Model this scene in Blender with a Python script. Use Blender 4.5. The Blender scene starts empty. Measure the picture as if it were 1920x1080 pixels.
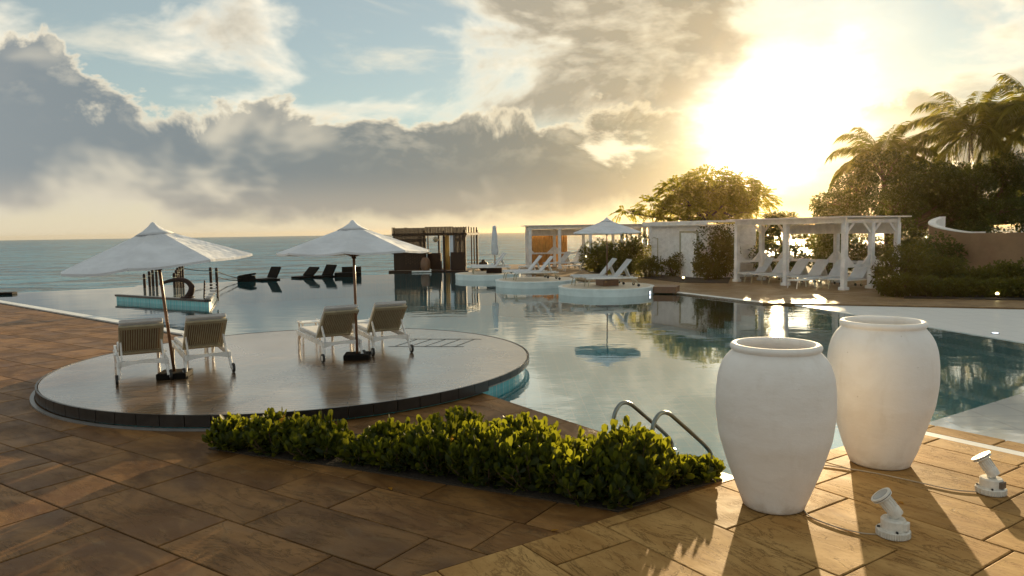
import bpy, math, random
import numpy as np
from mathutils import Vector, Matrix

random.seed(7)
rng = np.random.default_rng(7)
R = math.radians
S = bpy.context.scene
COL = S.collection

# ------------------------------------------------------------------ camera
EYE = 2.4
PITCH = math.atan(106.4 / 1350)
ROLL = R(0.86)
cam = bpy.data.cameras.new('camera')
cam.sensor_width = 36
cam.lens = 36 * 1350 / 1920
cam.clip_start = 0.1
cam.clip_end = 20000
cam_o = bpy.data.objects.new('camera', cam)
COL.objects.link(cam_o)
cam_o.matrix_world = (Matrix.Translation((0, 0, EYE)) @ Matrix.Rotation(math.pi / 2 - PITCH, 4, 'X')
                      @ Matrix.Rotation(-ROLL, 4, 'Z'))
S.camera = cam_o

# ------------------------------------------------------------------ render and exposure
S.render.engine = 'CYCLES'
S.cycles.use_denoising = True
S.cycles.max_bounces = 8
S.cycles.transparent_max_bounces = 12
S.cycles.sample_clamp_indirect = 6
S.cycles.caustics_reflective = False
S.cycles.caustics_refractive = False
S.cycles.volume_bounces = 0
S.view_settings.view_transform = 'Standard'
S.view_settings.look = 'None'
S.view_settings.gamma = 1
S.view_settings.use_curve_mapping = False
S.view_settings.exposure = 1.05

# ------------------------------------------------------------------ sun
SUN_AZ, SUN_EL = R(20.3), R(7.9)          # azimuth from +Y towards +X
SUN = Vector((math.sin(SUN_AZ) * math.cos(SUN_EL), math.cos(SUN_AZ) * math.cos(SUN_EL), math.sin(SUN_EL)))
sl = bpy.data.lights.new('sun', 'SUN')
sl.energy = 5.0
sl.angle = R(0.6)
sl.color = (1.0, 0.75, 0.42)
so = bpy.data.objects.new('sun', sl)
COL.objects.link(so)
so.rotation_euler = (-SUN).to_track_quat('-Z', 'Y').to_euler()


# ------------------------------------------------------------------ node helper
class G:
    """small wrapper that builds shader maths"""
    def __init__(self, nt):
        self.nt = nt

    def n(self, t, **kw):
        nd = self.nt.nodes.new(t)
        for k, v in kw.items():
            setattr(nd, k, v)
        return nd

    def put(self, sock, v):
        if isinstance(v, (int, float)):
            sock.default_value = v
        elif isinstance(v, (tuple, list)):
            d = sock.default_value
            sock.default_value = tuple(v) + (1,) * (len(d) - len(v))
        else:
            self.nt.links.new(v, sock)

    def m(self, op, a, b=0.0, c=0.0, clamp=False):
        nd = self.n('ShaderNodeMath', operation=op, use_clamp=clamp)
        self.put(nd.inputs[0], a)
        self.put(nd.inputs[1], b)
        self.put(nd.inputs[2], c)
        return nd.outputs[0]

    def add(self, a, b): return self.m('ADD', a, b)
    def sub(self, a, b): return self.m('SUBTRACT', a, b)
    def mul(self, a, b): return self.m('MULTIPLY', a, b)

    def step(self, x, lo, hi):
        nd = self.n('ShaderNodeMapRange', interpolation_type='SMOOTHSTEP')
        self.put(nd.inputs[0], x)
        self.put(nd.inputs[1], lo)
        self.put(nd.inputs[2], hi)
        return nd.outputs[0]

    def gauss(self, x, c, w):
        d = self.m('DIVIDE', self.sub(x, c), w)
        return self.m('EXPONENT', self.mul(self.mul(d, d), -1.0))

    def vmul(self, v, s):
        nd = self.n('ShaderNodeVectorMath', operation='MULTIPLY')
        self.put(nd.inputs[0], v)
        self.put(nd.inputs[1], s)
        return nd.outputs[0]

    def vadd(self, v, s):
        nd = self.n('ShaderNodeVectorMath', operation='ADD')
        self.put(nd.inputs[0], v)
        self.put(nd.inputs[1], s)
        return nd.outputs[0]

    def noise(self, v, scale, detail=6, rough=0.55, dist=0.0):
        nd = self.n('ShaderNodeTexNoise')
        self.put(nd.inputs['Vector'], v)
        nd.inputs['Scale'].default_value = scale
        nd.inputs['Detail'].default_value = detail
        nd.inputs['Roughness'].default_value = rough
        nd.inputs['Distortion'].default_value = dist
        return nd.outputs['Fac']

    def mix(self, f, a, b, mode='MIX'):
        nd = self.n('ShaderNodeMix', data_type='RGBA', blend_type=mode)
        self.put(nd.inputs[0], f)
        self.put(nd.inputs[6], a)
        self.put(nd.inputs[7], b)
        return nd.outputs[2]

    def bump(self, h, strength, dist, normal=None):
        nd = self.n('ShaderNodeBump')
        nd.inputs['Strength'].default_value = strength
        nd.inputs['Distance'].default_value = dist
        self.put(nd.inputs['Height'], h)
        if normal is not None:
            self.put(nd.inputs['Normal'], normal)
        return nd.outputs[0]


# ------------------------------------------------------------------ sky
def build_world():
    w = bpy.data.worlds.new('World')
    S.world = w
    w.use_nodes = True
    nt = w.node_tree
    nt.nodes.clear()
    g = G(nt)
    STR = 0.1
    d = g.n('ShaderNodeTexCoord').outputs['Generated']
    sp = g.n('ShaderNodeSeparateXYZ')
    g.put(sp.inputs[0], d)
    x, y, z = sp.outputs
    U = g.mul(g.m('ARCTAN2', x, y), 57.29578)
    V = g.mul(g.m('ARCSINE', z), 57.29578)
    dt = g.n('ShaderNodeVectorMath', operation='DOT_PRODUCT')
    g.put(dt.inputs[0], d)
    g.put(dt.inputs[1], tuple(SUN))
    cosS = dt.outputs['Value']
    th = g.mul(g.m('ARCCOSINE', g.m('MINIMUM', cosS, 0.99999)), 57.29578)   # degrees from the sun

    sky = g.n('ShaderNodeTexSky', sky_type='NISHITA')
    sky.sun_disc = False
    sky.sun_elevation = SUN_EL
    sky.sun_rotation = SUN_AZ
    sky.air_density = 1.0
    sky.dust_density = 0.25
    sky.ozone_density = 2.0
    base = g.mix(1.0, sky.outputs[0], (STR * 0.80, STR * 0.82, STR * 0.72), 'MULTIPLY')

    def expo(w_):
        return g.m('EXPONENT', g.mul(tw, -1.0 / w_))
    near = g.m('EXPONENT', g.mul(th, -1.0 / 17.0))
    front = g.m('MULTIPLY_ADD', cosS, -0.5, 0.5)                            # 0 towards the sun, 1 opposite
    # aureole of the veiled sun, ragged where cloud thins and thickens
    wob = g.noise(g.vmul(d, (1.0, 1.0, 2.2)), 6.0, 4, 0.55)
    tw = g.m('MAXIMUM', g.add(th, g.mul(g.sub(wob, 0.5), 15.0)), 0.0)
    ga = g.mix(1.0, (3.2, 3.0, 2.5), g.gauss(tw, 0.0, 2.9), 'MULTIPLY')
    gb = g.mix(1.0, (0.62, 0.53, 0.35), expo(3.6), 'MULTIPLY')
    gc = g.mix(1.0, (0.13, 0.095, 0.04), expo(11.0), 'MULTIPLY')
    glow = g.mix(1.0, g.mix(1.0, ga, gb, 'ADD'), gc, 'ADD')
    # milky veil that lightens the blue
    base = g.mix(0.30, base, (0.62, 0.66, 0.62))
    # cream band over the horizon
    hz = g.step(V, 9.0, 0.0)
    hcol = g.mix(near, (0.58, 0.51, 0.38), (0.64, 0.52, 0.30))
    base = g.mix(g.mul(hz, 0.85), base, hcol)
    base = g.mix(1.0, base, glow, 'ADD')

    # high thin clouds on a flat layer
    inv = g.m('DIVIDE', 1.0, g.add(g.m('MAXIMUM', z, 0.0), 0.13))
    cx = g.n('ShaderNodeCombineXYZ')
    g.put(cx.inputs[0], g.mul(x, inv))
    g.put(cx.inputs[1], g.mul(y, inv))
    pl = cx.outputs[0]
    rot = g.n('ShaderNodeVectorRotate', rotation_type='Z_AXIS')
    g.put(rot.inputs['Vector'], pl)
    rot.inputs['Angle'].default_value = R(-30)
    plr = g.vmul(rot.outputs[0], (0.55, 1.0, 1.0))
    nh = g.noise(plr, 1.7, 6, 0.62, 0.5)
    ch = g.mul(g.step(nh, 0.47, 0.68), g.step(V, 5.0, 11.0))
    hic = g.mix(near, (0.72, 0.66, 0.52), (0.85, 0.74, 0.52))
    out = g.mix(g.mul(ch, 0.75), base, hic)

    # brown-grey middle layer, thicker towards the sun
    mv = g.vmul(d, (1.0, 1.0, 2.0))
    nm = g.noise(g.vadd(mv, (3.1, 0.7, 0.2)), 3.9, 6, 0.54, 0.25)
    nm2 = g.noise(g.vadd(mv, (3.1 + SUN.x * 0.02, 0.7 + SUN.y * 0.02, 0.2)), 3.9, 6, 0.54, 0.25)
    side = g.add(g.mul(g.gauss(U, 7.0, 11.5), 0.285), g.mul(g.gauss(U, 34.0, 9.0), 0.13))
    lim = g.add(g.add(g.mul(front, 0.03), 0.555), g.mul(side, -1.0))
    dm = g.step(g.sub(nm, lim), -0.02, 0.12)
    dm = g.mul(dm, g.step(V, 6.0, 10.0))
    dm = g.mul(dm, g.sub(1.0, g.mul(g.gauss(th, 0.0, 5.2), 0.93)))
    thick = g.step(g.sub(nm, lim), 0.01, 0.15)
    cm_l = g.mix(near, (0.90, 0.82, 0.66), (1.10, 0.92, 0.58))
    cm_d = g.mix(near, (0.31, 0.29, 0.24), (0.36, 0.275, 0.14))
    cm_d = g.mix(g.m('POWER', front, 1.5), cm_d, (0.85, 0.82, 0.76))
    rimm = g.m('MULTIPLY', g.sub(nm, nm2), 6.0, clamp=True)
    cm = g.mix(g.m('SUBTRACT', thick, rimm, clamp=True), cm_l, cm_d)
    cm = g.mix(0.15, cm, glow, 'ADD')
    out = g.mix(g.mul(dm, 0.93), out, cm)

    # cumulus bank low over the sea
    dv = g.vmul(d, (1.0, 1.0, 1.55))
    n1 = g.noise(dv, 6.6, 7, 0.58, 0.3)
    off = tuple(Vector((SUN.x, SUN.y, SUN.z * 1.55 + 0.55)) * 0.020)
    n2 = g.noise(g.vadd(dv, off), 6.6, 7, 0.58, 0.3)
    n3 = g.noise(g.vadd(dv, (5.0, 1.0, 2.0)), 4.0, 4, 0.55, 0.2)
    nlow = g.noise(g.vadd(dv, (1.7, 4.0, 0.5)), 2.3, 2, 0.5)
    T = g.add(g.add(10.4, g.mul(g.sub(nlow, 0.5), 4.0)), g.mul(g.gauss(U, -35.0, 5.5), 3.6))
    T = g.add(T, g.mul(g.gauss(U, 20.0, 12.0), -3.0))
    h = g.sub(T, V)
    e = g.add(g.mul(h, 0.11), g.mul(g.sub(n1, 0.5), 2.3))
    dc = g.step(e, -0.02, 0.10)
    bot = g.step(g.add(V, g.mul(g.sub(n1, 0.5), 6.0)), 0.7, 2.6)
    dc = g.mul(dc, bot)
    dc = g.mul(dc, g.sub(1.0, g.mul(g.gauss(th, 0.0, 8.0), 0.95)))
    core = g.step(e, 0.0, 0.22)
    dark = g.mix(near, (0.095, 0.138, 0.170), (0.44, 0.32, 0.13))
    dark = g.mix(g.step(V, 5.0, 1.6), dark, g.mix(near, (0.24, 0.235, 0.215), (0.52, 0.40, 0.20)))
    dark = g.mix(g.m('POWER', front, 1.4), dark, (0.86, 0.82, 0.75))
    lit = g.mix(near, (0.84, 0.74, 0.55), (1.15, 0.93, 0.55))
    rim = g.mul(g.m('MULTIPLY', g.sub(n1, n2), 3.0, clamp=True), g.step(h, 6.5, 0.0))
    patch = g.mul(g.step(n3, 0.53, 0.66), 0.45)
    lt = g.m('MAXIMUM', g.mul(g.m('SUBTRACT', 1.0, core, clamp=True), 0.8), g.m('MAXIMUM', rim, patch))
    cc = g.mix(lt, dark, lit)
    cc = g.mix(0.18, cc, glow, 'ADD')
    out = g.mix(g.mul(dc, 0.96), out, cc)
    # below the horizon: sea haze colour
    out = g.mix(g.step(V, 0.0, -2.0), out, (0.22, 0.24, 0.22))

    k_ = 0.66 / STR
    sc = g.mix(1.0, out, (k_, k_, k_), 'MULTIPLY')
    bg = g.n('ShaderNodeBackground')
    g.put(bg.inputs[0], sc)
    bg.inputs[1].default_value = STR
    wo = g.n('ShaderNodeOutputWorld')
    nt.links.new(bg.outputs[0], wo.inputs[0])


build_world()

# ------------------------------------------------------------------ mesh and object helpers
class MB:
    """collects shapes, then links them as one mesh object"""
    def __init__(self):
        self.v, self.f = [], []

    def poly(self, pts):
        b = len(self.v)
        self.v += [tuple(p) for p in pts]
        self.f.append(tuple(range(b, b + len(pts))))
        return self

    def box(self, c, s, rz=0.0, M=None):
        hx, hy, hz = s[0] / 2, s[1] / 2, s[2] / 2
        m = Matrix.Translation(c) @ (M if M is not None else Matrix.Rotation(rz, 4, 'Z'))
        b = len(self.v)
        for z in (-hz, hz):
            for x, y in ((-hx, -hy), (hx, -hy), (hx, hy), (-hx, hy)):
                self.v.append(tuple(m @ Vector((x, y, z))))
        for q in ((0, 3, 2, 1), (4, 5, 6, 7), (0, 1, 5, 4), (1, 2, 6, 5), (2, 3, 7, 6), (3, 0, 4, 7)):
            self.f.append(tuple(b + i for i in q))
        return self

    def bar(self, a, b_, w, h, up=(0, 0, 1)):
        """box beam from a to b_"""
        a, b_ = Vector(a), Vector(b_)
        d = b_ - a
        L = d.length
        d.normalize()
        u = Vector(up)
        if abs(d.dot(u)) > 0.98:
            u = Vector((0, 1, 0))
        s = d.cross(u).normalized()
        t = s.cross(d).normalized()
        M = Matrix((s, d, t)).transposed().to_4x4()
        return self.box((a + b_) / 2, (w, L, h), M=M)

    def prism(self, poly, z0, z1):
        n = len(poly)
        b = len(self.v)
        self.v += [(p[0], p[1], z0) for p in poly] + [(p[0], p[1], z1) for p in poly]
        self.f.append(tuple(b + i for i in reversed(range(n))))
        self.f.append(tuple(b + n + i for i in range(n)))
        for i in range(n):
            j = (i + 1) % n
            self.f.append((b + i, b + j, b + n + j, b + n + i))
        return self

    def tube(self, pts, r, seg=8, cap=True):
        pts = [Vector(p) for p in pts]
        rs = r if isinstance(r, (list, tuple)) else [r] * len(pts)
        b = len(self.v)
        prev = None
        for i, p in enumerate(pts):
            d = (pts[min(i + 1, len(pts) - 1)] - pts[max(i - 1, 0)]).normalized()
            if prev is None:
                up = Vector((0, 0, 1)) if abs(d.z) < 0.9 else Vector((1, 0, 0))
                s = d.cross(up).normalized()
            else:
                s = (prev - d * prev.dot(d)).normalized()
            prev = s
            t = d.cross(s)
            for k in range(seg):
                a = 2 * math.pi * k / seg
                self.v.append(tuple(p + (s * math.cos(a) + t * math.sin(a)) * rs[i]))
        for i in range(len(pts) - 1):
            for k in range(seg):
                k2 = (k + 1) % seg
                self.f.append((b + i * seg + k, b + i * seg + k2, b + (i + 1) * seg + k2, b + (i + 1) * seg + k))
        if cap:
            self.f.append(tuple(b + k for k in reversed(range(seg))))
            e = b + (len(pts) - 1) * seg
            self.f.append(tuple(e + k for k in range(seg)))
        return self

    def lathe(self, prof, seg=32, c=(0, 0, 0), M=None):
        b = len(self.v)
        m = Matrix.Translation(c) @ (M if M is not None else Matrix.Identity(4))
        for r, z in prof:
            for k in range(seg):
                a = 2 * math.pi * k / seg
                self.v.append(tuple(m @ Vector((r * math.cos(a), r * math.sin(a), z))))
        for i in range(len(prof) - 1):
            for k in range(seg):
                k2 = (k + 1) % seg
                self.f.append((b + i * seg + k, b + i * seg + k2, b + (i + 1) * seg + k2, b + (i + 1) * seg + k))
        if prof[0][0] > 1e-4:
            self.f.append(tuple(b + k for k in reversed(range(seg))))
        if prof[-1][0] > 1e-4:
            e = b + (len(prof) - 1) * seg
            self.f.append(tuple(e + k for k in range(seg)))
        return self

    def mesh(self, name, mat, smooth=False):
        me = bpy.data.meshes.new(name)
        me.from_pydata(self.v, [], self.f)
        if smooth:
            me.polygons.foreach_set('use_smooth', [True] * len(me.polygons))
        me.materials.append(mat)
        me.update()
        return me

    def build(self, name, mat, parent=None, smooth=False, loc=None, bevel=0):
        o = bpy.data.objects.new(name, self.mesh(name, mat, smooth))
        COL.objects.link(o)
        if parent is not None:
            o.parent = parent
        if loc is not None:
            o.location = loc
        if bevel:
            md = o.modifiers.new('bevel', 'BEVEL')
            md.width = bevel
            md.segments = 2
            md.limit_method = 'ANGLE'
        return o


def inst(name, me, parent, loc=(0, 0, 0), rot=(0, 0, 0), scale=(1, 1, 1)):
    o = bpy.data.objects.new(name, me)
    COL.objects.link(o)
    o.parent = parent
    o.location, o.rotation_euler, o.scale = loc, rot, scale
    return o


def tag(o, label, cat, group=None):
    o['label'] = label
    o['category'] = cat
    if group:
        o['group'] = group
    return o


def thing(name, label, cat, loc=(0, 0, 0), rz=0.0, group=None):
    o = bpy.data.objects.new(name, None)
    o.empty_display_size = 0.2
    COL.objects.link(o)
    o.location = loc
    o.rotation_euler = (0, 0, rz)
    return tag(o, label, cat, group)


def structure(o):
    o['kind'] = 'structure'
    return o


def stuff(o):
    o['kind'] = 'stuff'
    return o


def copy_tree(o, parent=None):
    kids = [c for c in ALLKIDS.get(o.name, [])] or [c for c in bpy.data.objects if c.parent == o]
    ALLKIDS[o.name] = kids
    c = o.copy()
    COL.objects.link(c)
    c.parent = parent
    for k in kids:
        copy_tree(k, c)
    return c


ALLKIDS = {}


def copy_thing(o, label, loc, rz, group=None):
    c = copy_tree(o)
    c.location = loc
    c.rotation_euler = (0, 0, rz)
    c['label'] = label
    if group:
        c['group'] = group
    return c


# ------------------------------------------------------------------ materials
def new_mat(name):
    m = bpy.data.materials.new(name)
    m.use_nodes = True
    nt = m.node_tree
    bs = nt.nodes['Principled BSDF']
    return m, nt, bs, G(nt)


def mat(name, col, rough=0.5, metal=0.0, var=0.12, scale=6.0, bump=0.15, bscale=60.0, bdist=0.004, spec=0.5, dirt=None):
    m, nt, bs, g = new_mat(name)
    tc = g.n('ShaderNodeTexCoord').outputs['Object']
    oi = g.n('ShaderNodeObjectInfo').outputs['Random']
    p = g.vadd(tc, g.mul(oi, 17.0))
    n = g.noise(p, scale, 5, 0.6)
    lo = tuple(c * (1 - var) for c in col)
    hi = tuple(min(1, c * (1 + var)) for c in col)
    c = g.mix(g.step(n, 0.3, 0.7), lo, hi)
    if dirt:
        c = g.mix(g.mul(g.step(g.noise(p, scale * 0.4, 6, 0.65), 0.5, 0.75), 0.5), c, dirt)
    g.put(bs.inputs['Base Color'], c)
    g.put(bs.inputs['Roughness'], g.m('MULTIPLY_ADD', n, 0.2, rough - 0.1, clamp=True))
    bs.inputs['Metallic'].default_value = metal
    bs.inputs['Specular IOR Level'].default_value = spec
    if bump:
        g.put(bs.inputs['Normal'], g.bump(g.noise(p, bscale, 4, 0.6), bump, bdist))
    return m


def mat_leaf(name, col, col2, trans=0.45, tcol=(0.35, 0.42, 0.03), rough=0.45):
    m, nt, bs, g = new_mat(name)
    oi = g.n('ShaderNodeNewGeometry')
    r = oi.outputs['Random Per Island']
    c = g.mix(r, col, col2)
    g.put(bs.inputs['Base Color'], c)
    bs.inputs['Roughness'].default_value = rough
    bs.inputs['Specular IOR Level'].default_value = 0.25
    tr = g.n('ShaderNodeBsdfTranslucent')
    g.put(tr.inputs[0], g.mix(r, tcol, tuple(x * 0.55 for x in tcol)))
    mx = g.n('ShaderNodeMixShader')
    mx.inputs[0].default_value = trans
    nt.links.new(bs.outputs[0], mx.inputs[1])
    nt.links.new(tr.outputs[0], mx.inputs[2])
    nt.links.new(mx.outputs[0], nt.nodes['Material Output'].inputs[0])
    return m


def mat_stone(name, a, b, c2, rough=0.42, grain=(1.2, 7.0, 7.0), spec=0.15):
    """sandstone slab: long streaks along local x, own offset for each slab"""
    m, nt, bs, g = new_mat(name)
    tc = g.n('ShaderNodeTexCoord').outputs['Object']
    rnd = g.n('ShaderNodeObjectInfo').outputs['Random']
    cmb = g.n('ShaderNodeCombineXYZ')
    g.put(cmb.inputs[0], g.mul(rnd, 31.0))
    g.put(cmb.inputs[1], g.mul(rnd, 53.0))
    g.put(cmb.inputs[2], g.mul(rnd, 11.0))
    p = g.vadd(tc, cmb.outputs[0])
    ps = g.vmul(p, grain)
    n = g.noise(ps, 0.55, 8, 0.62, 1.6)
    big = g.noise(p, 1.1, 5, 0.6, 0.8)
    fine = g.noise(ps, 4.0, 6, 0.7, 0.6)
    c = g.mix(g.step(n, 0.34, 0.66), a, b)
    c = g.mix(g.mul(g.step(fine, 0.52, 0.72), 0.55), c, c2)
    c = g.mix(g.mul(g.step(big, 0.5, 0.75), 0.45), c, tuple(x * 0.55 for x in b))
    fz = g.noise(g.vmul(p, (0.9, 3.2, 3.2)), 1.3, 7, 0.68, 1.2)
    fis = g.mul(g.sub(1.0, g.step(g.m('ABSOLUTE', g.sub(fz, 0.5)), 0.0, 0.022)), g.step(big, 0.38, 0.55))
    c = g.mix(g.mul(fis, 0.5), c, tuple(x * 0.35 for x in c2))
    pit = g.noise(p, 38.0, 3, 0.6)
    c = g.mix(g.mul(g.step(pit, 0.60, 0.72), 0.35), c, tuple(x * 0.4 for x in c2))
    k = g.m('MULTIPLY_ADD', rnd, 0.42, 0.78)
    kk = g.n('ShaderNodeCombineXYZ')
    for i in range(3):
        g.put(kk.inputs[i], k)
    c = g.mix(1.0, c, kk.outputs[0], 'MULTIPLY')
    g.put(bs.inputs['Base Color'], c)
    g.put(bs.inputs['Roughness'], g.m('MULTIPLY_ADD', big, 0.45, rough - 0.22, clamp=True))
    bs.inputs['Specular IOR Level'].default_value = spec
    hgt = g.sub(g.add(g.mul(n, 0.8), g.mul(fine, 0.35)), g.mul(fis, 0.35))
    g.put(bs.inputs['Normal'], g.bump(hgt, 0.7, 0.010))
    return m


def mat_water(name, scale, strength, dist, tint=(0.90, 1.0, 1.0)):
    m, nt, bs, g = new_mat(name)
    nt.nodes.remove(bs)
    tc = g.n('ShaderNodeTexCoord').outputs['Object']
    p = g.vmul(tc, (0.55, 1.0, 1.0))
    n = g.add(g.noise(p, scale, 3, 0.5, 0.3), g.mul(g.noise(p, scale * 0.23, 2, 0.5), 1.6))
    calm = g.step(g.noise(tc, 0.16, 2, 0.5), 0.35, 0.65)
    nb = g.bump(g.mul(n, g.add(g.mul(calm, 0.8), 0.25)), strength, dist)
    ge = g.n('ShaderNodeNewGeometry')
    dp = g.n('ShaderNodeVectorMath', operation='DOT_PRODUCT')
    g.put(dp.inputs[0], ge.outputs['Incoming'])
    g.put(dp.inputs[1], nb)
    cs = g.m('ABSOLUTE', dp.outputs['Value'], clamp=True)
    fr = g.m('MULTIPLY_ADD', g.m('POWER', g.m('SUBTRACT', 1.0, cs, clamp=True), 1.65), 0.95, 0.05)
    tr = g.n('ShaderNodeBsdfTransparent')
    g.put(tr.inputs[0], tint)
    gl = g.n('ShaderNodeBsdfGlossy')
    gl.inputs['Roughness'].default_value = 0.03
    g.put(gl.inputs['Normal'], nb)
    mx = g.n('ShaderNodeMixShader')
    g.put(mx.inputs[0], fr)
    nt.links.new(tr.outputs[0], mx.inputs[1])
    nt.links.new(gl.outputs[0], mx.inputs[2])
    nt.links.new(mx.outputs[0], nt.nodes['Material Output'].inputs[0])
    return m


def mat_sea():
    m, nt, bs, g = new_mat('sea_water')
    tc = g.n('ShaderNodeTexCoord').outputs['Object']
    p = g.vmul(tc, (0.6, 1.0, 1.0))
    n1 = g.noise(p, 0.13, 6, 0.66, 0.4)
    n2 = g.noise(p, 0.9, 4, 0.65, 0.3)
    n3 = g.noise(p, 0.012, 3, 0.5)
    c = g.mix(g.step(n3, 0.35, 0.65), (0.035, 0.21, 0.34), (0.07, 0.31, 0.44))
    c = g.mix(g.step(g.add(n1, g.mul(n2, 0.5)), 0.64, 0.80), (0.006, 0.05, 0.085), c)  # shaded wave troughs put into the colour as dark patches
    crest_light = g.mul(g.step(g.add(n1, g.mul(n2, 0.35)), 0.86, 0.93), 0.25)  # light on the wave crests put into the colour
    c = g.mix(crest_light, c, (0.6, 0.65, 0.62))
    g.put(bs.inputs['Base Color'], c)
    bs.inputs['Roughness'].default_value = 0.16
    bs.inputs['IOR'].default_value = 1.33
    bs.inputs['Specular IOR Level'].default_value = 0.3
    g.put(bs.inputs['Normal'], g.bump(g.add(n1, g.mul(n2, 0.35)), 1.0, 3.5))
    return m


def mat_tiles(name, col, col2, grout, size=0.05, rough=0.2, coat=0):
    m, nt, bs, g = new_mat(name)
    tc = g.n('ShaderNodeTexCoord').outputs['Object']
    br = g.n('ShaderNodeTexBrick')
    br.offset = 0
    g.put(br.inputs['Vector'], tc)
    g.put(br.inputs['Color1'], col)
    g.put(br.inputs['Color2'], col2)
    g.put(br.inputs['Mortar'], grout)
    br.inputs['Scale'].default_value = 1.0
    br.inputs['Mortar Size'].default_value = size * 0.035
    br.inputs['Brick Width'].default_value = size
    br.inputs['Row Height'].default_value = size
    n = g.noise(tc, 0.8, 4, 0.6)
    g.put(bs.inputs['Base Color'], g.mix(g.mul(n, 0.3), br.outputs[0], tuple(c * 0.7 for c in col)))
    bs.inputs['Roughness'].default_value = rough
    if coat:
        bs.inputs['Coat Weight'].default_value = 1.0
        bs.inputs['Coat IOR'].default_value = coat
        bs.inputs['Coat Roughness'].default_value = 0.06
        g.put(bs.inputs['Coat Normal'], g.bump(g.noise(g.vmul(tc, (0.6, 1.0, 1.0)), 3.0, 3, 0.5), 0.4, 0.008))
    return m


def mat_wetdeck():
    """teak planking under a film of water"""
    m, nt, bs, g = new_mat('wet_planks')
    tc = g.n('ShaderNodeTexCoord').outputs['Object']
    rot = g.n('ShaderNodeVectorRotate', rotation_type='Z_AXIS')
    g.put(rot.inputs['Vector'], tc)
    rot.inputs['Angle'].default_value = R(-8)
    p = rot.outputs[0]
    br = g.n('ShaderNodeTexBrick')
    br.offset = 0.37
    g.put(br.inputs['Vector'], p)
    g.put(br.inputs['Color1'], (0.36, 0.20, 0.075))
    g.put(br.inputs['Color2'], (0.21, 0.11, 0.04))
    g.put(br.inputs['Mortar'], (0.05, 0.035, 0.02))
    br.inputs['Scale'].default_value = 1.0
    br.inputs['Mortar Size'].default_value = 0.010
    br.inputs['Brick Width'].default_value = 1.7
    br.inputs['Row Height'].default_value = 0.11
    gr = g.noise(g.vmul(p, (2.0, 26.0, 1.0)), 1.0, 6, 0.65, 0.5)
    wet = g.noise(tc, 0.55, 5, 0.6, 0.5)
    c = g.mix(g.mul(gr, 0.55), br.outputs[0], (0.10, 0.065, 0.03))
    g.put(bs.inputs['Base Color'], c)
    bs.inputs['Roughness'].default_value = 0.35
    hgt = g.add(br.outputs[1], g.mul(gr, -0.5))
    g.put(bs.inputs['Normal'], g.bump(hgt, 0.35, -0.004))
    nb = g.bump(g.add(g.noise(g.vmul(p, (1.0, 6.0, 1.0)), 2.0, 4, 0.55), g.mul(br.outputs[1], -0.5)), 0.5, 0.008)
    ge = g.n('ShaderNodeNewGeometry')
    dp = g.n('ShaderNodeVectorMath', operation='DOT_PRODUCT')
    g.put(dp.inputs[0], ge.outputs['Incoming'])
    g.put(dp.inputs[1], nb)
    cs = g.m('ABSOLUTE', dp.outputs['Value'], clamp=True)
    fr = g.m('MULTIPLY_ADD', g.m('POWER', g.m('SUBTRACT', 1.0, cs, clamp=True), 2.5), 0.90, 0.04)
    gl = g.n('ShaderNodeBsdfGlossy')
    g.put(gl.inputs['Roughness'], g.m('MULTIPLY_ADD', g.step(wet, 0.35, 0.7), 0.20, 0.12))
    g.put(gl.inputs['Normal'], nb)
    mx = g.n('ShaderNodeMixShader')
    g.put(mx.inputs[0], fr)
    nt.links.new(bs.outputs[0], mx.inputs[1])
    nt.links.new(gl.outputs[0], mx.inputs[2])
    nt.links.new(mx.outputs[0], nt.nodes['Material Output'].inputs[0])
    return m


def mat_jar():
    """hand-trowelled white plaster with run marks, a dirty foot and a few chips"""
    m, nt, bs, g = new_mat('jar_plaster')
    tc = g.n('ShaderNodeTexCoord').outputs['Object']
    rnd = g.n('ShaderNodeObjectInfo').outputs['Random']
    p = g.vadd(tc, g.mul(rnd, 19.0))
    sp = g.n('ShaderNodeSeparateXYZ')
    g.put(sp.inputs[0], tc)
    blot = g.noise(p, 2.6, 6, 0.62, 0.4)
    run = g.noise(g.vmul(p, (7.0, 7.0, 0.7)), 1.0, 5, 0.6)
    c = g.mix(g.step(blot, 0.35, 0.7), (0.82, 0.80, 0.77), (0.76, 0.73, 0.69))
    c = g.mix(g.mul(g.step(run, 0.52, 0.74), 0.20), c, (0.56, 0.49, 0.38))
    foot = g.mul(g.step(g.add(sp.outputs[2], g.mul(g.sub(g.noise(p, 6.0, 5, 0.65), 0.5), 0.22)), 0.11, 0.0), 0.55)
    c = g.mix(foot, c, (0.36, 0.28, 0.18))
    vo = g.n('ShaderNodeTexVoronoi')
    g.put(vo.inputs['Vector'], p)
    vo.inputs['Scale'].default_value = 5.0
    chip = g.step(g.add(vo.outputs['Distance'], g.mul(g.noise(p, 40.0, 3, 0.6), 0.06)), 0.075, 0.055)
    c = g.mix(g.mul(chip, 0.55), c, (0.34, 0.28, 0.21))
    g.put(bs.inputs['Base Color'], c)
    g.put(bs.inputs['Roughness'], g.m('MULTIPLY_ADD', blot, 0.25, 0.52))
    hgt = g.add(g.add(g.noise(g.vmul(p, (1.0, 1.0, 2.2)), 5.0, 6, 0.6), g.mul(g.noise(p, 45.0, 3, 0.6), 0.12)), g.mul(chip, -0.15))
    g.put(bs.inputs['Normal'], g.bump(hgt, 0.6, 0.012))
    return m


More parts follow.
